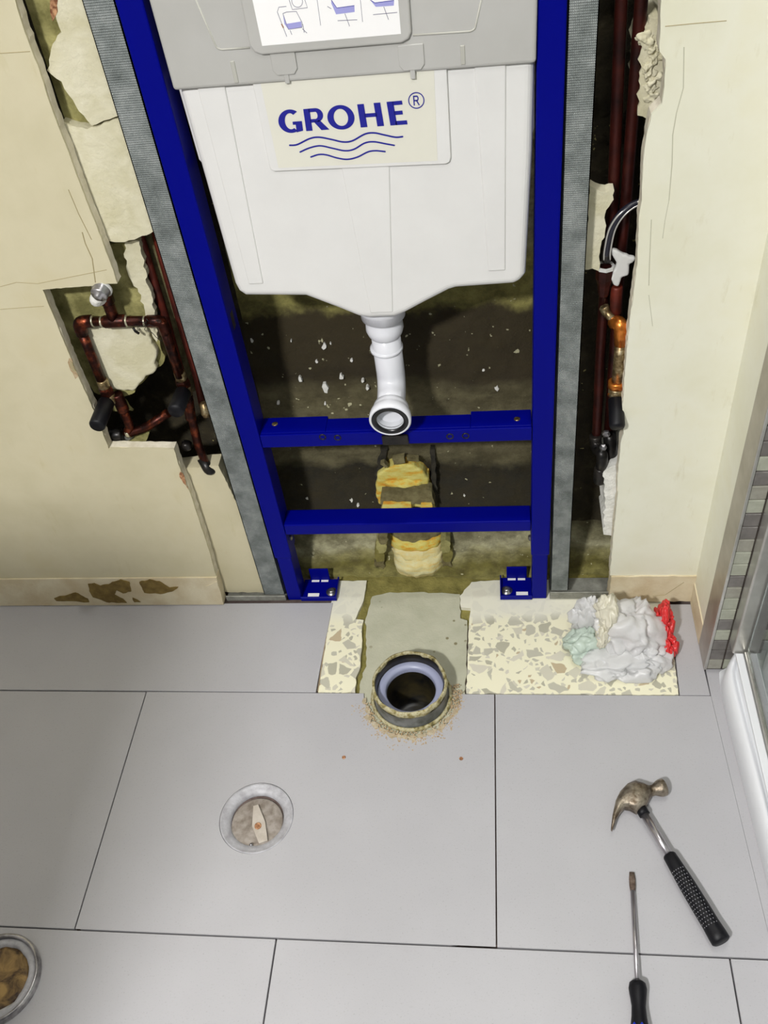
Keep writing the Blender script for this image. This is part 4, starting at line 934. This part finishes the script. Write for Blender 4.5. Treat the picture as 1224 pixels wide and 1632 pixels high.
lf = thing('pipe_fitting', P(955, 720, .05), 'dark tarnished pipe elbows at the bottom of the right recess', 'pipework')
sleeve(P(949, 694, .055), P(949, 706, .055), .0100, 'union', M['dark'], lf)
pipe('elbow', [P(949, 700, .055), P(951, 716, .050), P(960, 722, .030), P(958, 765, .030)], .0095, M['dark'], lf, rr=.010)
sleeve(P(957, 745, .030), P(955, 768, .030), .0105, 'end_cap', M['dark'], lf)
pipe('elbow', [P(971, 688, .058), P(973, 712, .050), P(975, 740, .045)], .0105, M['dark'], lf, rr=.010)
MB().lathe(P(966, 690, .04), (0, -1, 0), [(.0065, 0), (.0065, .004), (.003, .006), (0, .006)], 6, smooth=False).build('nut', M['chrome'], lf)
MB().lathe(P(961, 712, .024), (0, -1, .3), [(.0060, 0), (.0060, .004), (.003, .007), (0, .007)], 6, smooth=False).build('nut', M['chrome'], lf)
# flexible hose coming from behind the wall, with its socket and tape
hs = thing('flexible_hose', P(966, 420, .04), 'thin clear hose looping out of the right wall into a copper socket', 'hose')
hp = bez([P(1060, 316, .045), P(1022, 322, .042), P(995, 336, .036), P(976, 362, .034), P(968, 396, .036), P(967, 412, .038)], 8)
b = MB().tube(hp, .0052, 16); b.build('hose_body', M['darkseal'], hs)
for s in (-1, 1):
    MB().tube([p + Vector((s * .0040, -.0036, 0 if i > 8 else -s * .0035)) for i, p in enumerate(hp)], .0014, 6).build('hose_wire', M['hose'], hs)
MB().lathe(P(967, 408, .038), (0, 0, -1), [(.0062, -.006), (.0062, .008)], 16).build('hose_end', M['dark'], hs)
MB().lathe(P(965, 424, .04), (0, 0, -1), [(.0085, .001), (.0125, 0), (.0125, .018), (.0095, .028), (.0085, .036), (.007, .046)], 8, smooth=False).build('socket', M['dark_copper'], hs)
MB().lathe(P(965, 424, .04), (0, 0, -1), [(.0095, .004), (.0095, -.001), (.0130, -.001), (.0131, .003)], 8, smooth=False, caps=(0, 0)).build('socket_lip', M['ptfe'], hs)
tpn = [(976, 398), (984, 400), (994, 406), (1004, 410), (1014, 412), (1008, 420), (1003, 422), (1002, 440), (991, 443), (986, 458), (978, 456), (973, 446), (980, 430), (983, 420), (976, 408)]
tag(MB().prism(jag([P(x, y, .030) for x, y in tpn], .001, .004, 30), (0, .009, 0)).build('sealing_tape', M['ptfe'], bevel=.003, seg=3), 'torn white tape wad wrapped beside the copper socket', 'tape')

# ------------------------------------------------------------------ crumpled bag
bx, by = .622, -.098
bag = thing('plastic_bag', (bx, by, 0), 'crumpled white plastic bag with red and green bits lying on the terrazzo', 'bag')
bx -= .006
def crumple(c, r, seed, mat, nm, sub=5, fold=.16, planes=34, creases=9, flat=.0006, rough=.05):
    rnd = random.Random(seed); bm = bmesh.new(); bmesh.ops.create_icosphere(bm, subdivisions=sub, radius=1); b = MB(); vs_ = []
    def rdir(): return Vector((rnd.gauss(0, 1), rnd.gauss(0, 1), rnd.gauss(0, 1))).normalized()
    pl = [(rdir(), rnd.uniform(.78, 1.02)) for _ in range(planes)]
    cr_ = [(rdir(), rnd.uniform(-.75, .75), rnd.uniform(.03, .09), rnd.uniform(.5, 1) * fold) for _ in range(creases)]
    s = Vector((seed * 3.1, seed * 1.7, seed))
    for v in bm.verts:
        n_ = v.co.normalized(); w_ = (n_ + Vector((noise.noise(n_ * 1.9 + s), noise.noise(n_ * 1.9 - s), noise.noise(n_ * 1.9 + s * 2))) * .45).normalized()
        d = min([h / w_.dot(p) for p, h in pl if w_.dot(p) > .3] + [1.25])
        for m_, o_, wd_, dp in cr_: d -= dp * math.exp(-((w_.dot(m_) - o_) / wd_) ** 2) * (.55 + .9 * abs(noise.noise(w_ * 2 + s)))
        d += rough * noise.noise(w_ * 5 + s)
        p = Vector((c[0] + n_.x * r[0] * d, c[1] + n_.y * r[1] * d, c[2] + n_.z * r[2] * d)); p.z = max(p.z, flat); vs_.append(p)
    b.add(vs_, [[v.index for v in f.verts] for f in bm.faces], True); bm.free(); return b.build(nm, mat, bag)
crumple((bx + .014, by + .004, .036), (.068, .066, .064), 3, M['bag'], 'bag_film', creases=12)
crumple((bx - .048, by + .024, .044), (.034, .022, .052), 11, M['bag'], 'bag_flap', planes=16, fold=.3)
crumple((bx + .000, by - .046, .012), (.074, .040, .026), 17, M['bag'], 'bag_flap', planes=18, fold=.26)
crumple((bx + .046, by - .040, .014), (.040, .030, .026), 19, M['bag'], 'bag_flap', planes=14, fold=.3)
crumple((bx - .054, by - .022, .016), (.042, .036, .030), 23, M['bag_green'], 'green_flap', planes=14, fold=.3)
crumple((bx + .078, by + .016, .040), (.016, .030, .038), 29, M['bag_red'], 'red_flap', planes=12, fold=.35)
crumple((bx + .082, by - .018, .020), (.017, .024, .026), 31, M['bag_red'], 'red_flap', planes=12, fold=.35)
crumple((bx - .020, by + .004, .078), (.020, .036, .028), 37, M['tissue'], 'tissue', planes=12, fold=.35)
crumple((bx - .030, by - .026, .050), (.012, .020, .028), 41, M['tissue'], 'tissue', planes=12, fold=.35)

# ------------------------------------------------------------------ hammer
hm = thing('claw_hammer', (.65, -.49, 0), 'steel claw hammer with black rubber grip lying on the grey tiles', 'hammer')
Z0 = .014
a = G(1021, 1288, Z0); bb = G(1150, 1502, Z0); dv = (bb - a).normalized(); sd = Vector((-dv.y, dv.x, 0))
def hz(pts, z0, z1, nm, mat, bev=.002, par=hm):
    return MB().prism([Vector((p.x, p.y, z0)) for p in pts], (0, 0, z1 - z0)).build(nm, mat, par, bevel=bev, seg=3)
claw = [(1026, 1252), (1012, 1248), (1000, 1252), (988, 1264), (981, 1278), (976, 1300), (973, 1322), (976, 1325), (983, 1304), (990, 1292), (998, 1287), (1006, 1290), (1014, 1294), (1024, 1286), (1030, 1282), (1032, 1272), (1040, 1268), (1036, 1256)]
# tapered claw: thick at the eye, thin at the tips
b = MB(); L1 = [(1036, 1256), (1026, 1252), (1012, 1248), (1000, 1252), (988, 1264), (981, 1278), (976, 1300), (973.5, 1322)]; L2 = [(1038, 1269), (1030, 1284), (1015, 1295), (1004, 1289), (995, 1288), (988, 1296), (981, 1308), (976, 1324)]
hh = [.0125, .0145, .0150, .0140, .0120, .0100, .0070, .0035]; vs_ = []
for (p, q, h) in zip(L1, L2, hh):
    u, v = G(*p, Z0), G(*q, Z0)
    for t, e in ((0, .55), (.15, .9), (.5, 1), (.85, .9), (1, .55)):
        pt = u.lerp(v, t); vs_.append(pt + Vector((0, 0, h * e)))
    for t, e in ((1, .55), (.85, .9), (.5, 1), (.15, .9), (0, .55)):
        pt = u.lerp(v, t); vs_.append(pt - Vector((0, 0, min(h, .0135) * e)))
m_ = 10; fs = [(i * m_ + k, i * m_ + (k + 1) % m_, (i + 1) * m_ + (k + 1) % m_, (i + 1) * m_ + k) for i in range(7) for k in range(m_)]
b.add(vs_, fs, True); b.f.append(list(range(m_))); b.sm.append(False); b.f.append(list(range(7 * m_, 8 * m_))); b.sm.append(False)
hd = b.build('head', M['head'], hm)
fa, fb = G(1032, 1262, Z0), G(1060, 1254, Z0); fl = (fb - fa).length
MB().lathe(fa, fb - fa, [(.0105, -.004), (.0085, fl * .15), (.0085, fl * .35), (.0120, fl * .60), (.0132, fl * .72), (.0132, fl * .95), (.0120, fl)], 28).build('striking_face', M['head'], hm)
ca = G(1016, 1284, Z0)
MB().tube([a, a + dv * .012], .0085, 20).build('collar', M['black'], hm)
s1 = G(1066, 1362, Z0); gl = (bb - s1).length
MB().tube([a + dv * .008, s1 + dv * .01], .0066, 20).build('shaft', M['steel'], hm)
gp = MB().lathe(s1, dv, [(.0085, 0), (.0098, .002), (.0105, gl * .12), (.0120, gl * .35), (.0126, gl * .6), (.0126, gl * .8), (.0135, gl * .92), (.0135, gl * .985), (.0110, gl), (0, gl)], 32)
grip = gp.build('grip', M['black'], hm)
b = MB()
for i in range(17):
    for k in range(-2, 4):
        t = gl * (.20 + .66 * i / 17); r = .0112 + .0014 * min(1, t / gl * 1.6)
        an = math.radians(12 + k * 19 + (9.5 if i % 2 else 0)); dr = sd * math.sin(an) * -1 + Vector((0, 0, 1)) * math.cos(an)
        p = s1 + dv * t + dr * (r - .0003)
        b.lathe(p, dr, [(.0008, 0), (.0007, .0006), (0, .0008)], 6)
o = b.build('grip_studs', M['pimple'], grip); o['kind'] = 'stuff'

# ------------------------------------------------------------------ screwdriver
sv = thing('screwdriver', (.59, -.62, 0), 'flat-blade screwdriver with black handle lying below the hammer', 'screwdriver')
zs_ = .0105; t0 = G(1007, 1390, .004); t1 = G(1016, 1566, zs_); t2 = G(1021, 1665, zs_); dd = (t1 - t0).normalized(); s2 = Vector((-dd.y, dd.x, 0)).normalized()
ln = (t1 - t0).length
b = MB(); vs_ = []
for t, wx, wz in ((0, .0036, .0007), (.010, .0046, .0010), (.020, .0046, .0015), (.030, .0034, .0030)):
    c = t0 + dd * t
    for k in range(12):
        an = k / 12 * 6.283; vs_.append(c + s2 * math.cos(an) * wx + Vector((0, 0, math.sin(an) * wz)))
b.add(vs_, [(i * 12 + k, i * 12 + (k + 1) % 12, (i + 1) * 12 + (k + 1) % 12, (i + 1) * 12 + k) for i in range(3) for k in range(12)], True); b.f.append(list(range(12))); b.sm.append(False)
b.build('blade', M['tip'], sv)
MB().tube([t0 + dd * .028, t1 + dd * .004], .0034, 18).build('shaft', M['steel'], sv)
MB().lathe(t1 - dd * .002, dd, [(.0070, 0), (.0108, .003), (.0122, .010), (.0105, .022), (.0092, .032), (.0100, .045), (.0125, .062), (.0135, .085), (.0125, .105), (0, .110)], 30).build('handle', M['black'], sv)
hd_ = [o for o in sv.children]
for k in (-1, 1):
    MB().lathe(G(1016 + k * 6 + 1, 1628, .0235), dd, [(.0, 0), (.0022, .003), (.0026, .012), (.0022, .030), (0, .034)], 12).build('blue_inlay', M['bluedot'], sv)

# ------------------------------------------------------------------ shower tray and enclosure
ty = thing('shower_tray', (1.0, -.60, 0), 'white acrylic shower tray with ridged curved apron along the tiled floor', 'shower tray')
prof = [(.7775, .000), (.7745, .018), (.7735, .034), (.7745, .046), (.7770, .055), (.7810, .0610), (.7850, .0620), (.7885, .0590), (.7910, .0570), (.7940, .0585), (.7965, .066), (.7990, .0760), (.8025, .0830), (.8070, .0862), (.8120, .0868), (.8220, .0860), (.8400, .0850), (.8620, .0845)]
prof += [(.880, .080), (.895, .060), (.91, .045), (1.15, .042)]
ysn = [-.158, -.163, -.170, -.180, -.192, -.205, -.22, -.24, -.30, -.45, -.62, -.9, -1.3]
vs_ = []
def dxo(y):
    t = min(1, max(0, (y + .215) / .057)); return .030 * t ** 2.2
for y in ysn:
    for i, (x, z) in enumerate(prof):
        k = dxo(y) if x < .88 else dxo(y) * .3
        lift = (.0 if z < .02 else .030 * min(1, max(0, (y + .20) / .042)) ** 2) if x < .81 else 0
        xx = x + k * (0.15 if z < .01 else 1)
        vs_.append((xx + .012 * min(1, max(0, (-y - .25) / .35)) , y, z + lift))
m_ = len(prof)
b = MB().add(vs_, [(j * m_ + i, j * m_ + i + 1, (j + 1) * m_ + i + 1, (j + 1) * m_ + i) for j in range(len(ysn) - 1) for i in range(m_ - 1)], True)
o = b.build('apron', M['acrylic'], ty); md = o.modifiers.new('sub', 'SUBSURF'); md.levels = 1; md.render_levels = 2
# enclosure: wall post, bottom rail, glass leaf
en = thing('shower_enclosure', (.84, -.5, .086), 'silver framed glass shower screen standing on the tray', 'shower screen')
pA = P(1176, 1020, -.165); pz = .086
pxl = P(1195, 880, -.165).x + .007; pxr = pxl + .030
MB().box(pxl, pxr, -.185, -.1572, pz, 2.0).build('wall_profile', M['alu'], en, bevel=.003, seg=3)
MB().box(pxr + .001, pxr + .020, -.183, -.1572, pz, 1.98).build('door_seal', M['darkseal'], en, bevel=.001)
MB().box(pxl + .004, pxl + .016, -1.29, -.187, pz - .0005, pz + .006).build('outer_rail', M['acrylic'], en, bevel=.0015)
MB().box(pxl + .017, pxl + .030, -1.29, -.187, pz - .0005, pz + .011).build('bottom_rail', M['alu'], en, bevel=.0015)
MB().box(pxl + .0315, pxl + .040, -1.29, -.187, pz - .0005, pz + .007).build('rail_seal', M['darkseal'], en, bevel=.001)
MB().box(pxl + .0205, pxl + .0265, -1.20, -.190, pz + .0112, 1.97).build('glass', M['glass'], en)

# tall cabinet shape, added unseen to shade the lower left of wall and floor
cb = thing('shadow_blocker', (-.62, -1.30, 0), 'tall added unseen cabinet standing on the left behind the viewer', 'blocker')
MB().box(-.95, -.275, -1.42, -1.20, .06, 1.46).build('body', M['ceil'], cb, bevel=.03, seg=4)
MB().box(-.93, -.63, -1.20, -1.182, .08, 1.43).build('door', M['paper'], cb, bevel=.002); MB().box(-.62, -.32, -1.20, -1.182, .08, 1.43).build('door', M['paper'], cb, bevel=.002)
for x in (-.65, -.60): MB().tube([(x, -1.182, .70), (x, -1.165, .70), (x, -1.165, .82), (x, -1.182, .82)], .004, 8).build('handle', M['chrome'], cb)
MB().box(-.93, -.32, -1.40, -1.22, 0, .06).build('plinth', M['ceil'], cb)

for o in bpy.data.objects:
    if '_b' in o: del o['_b']
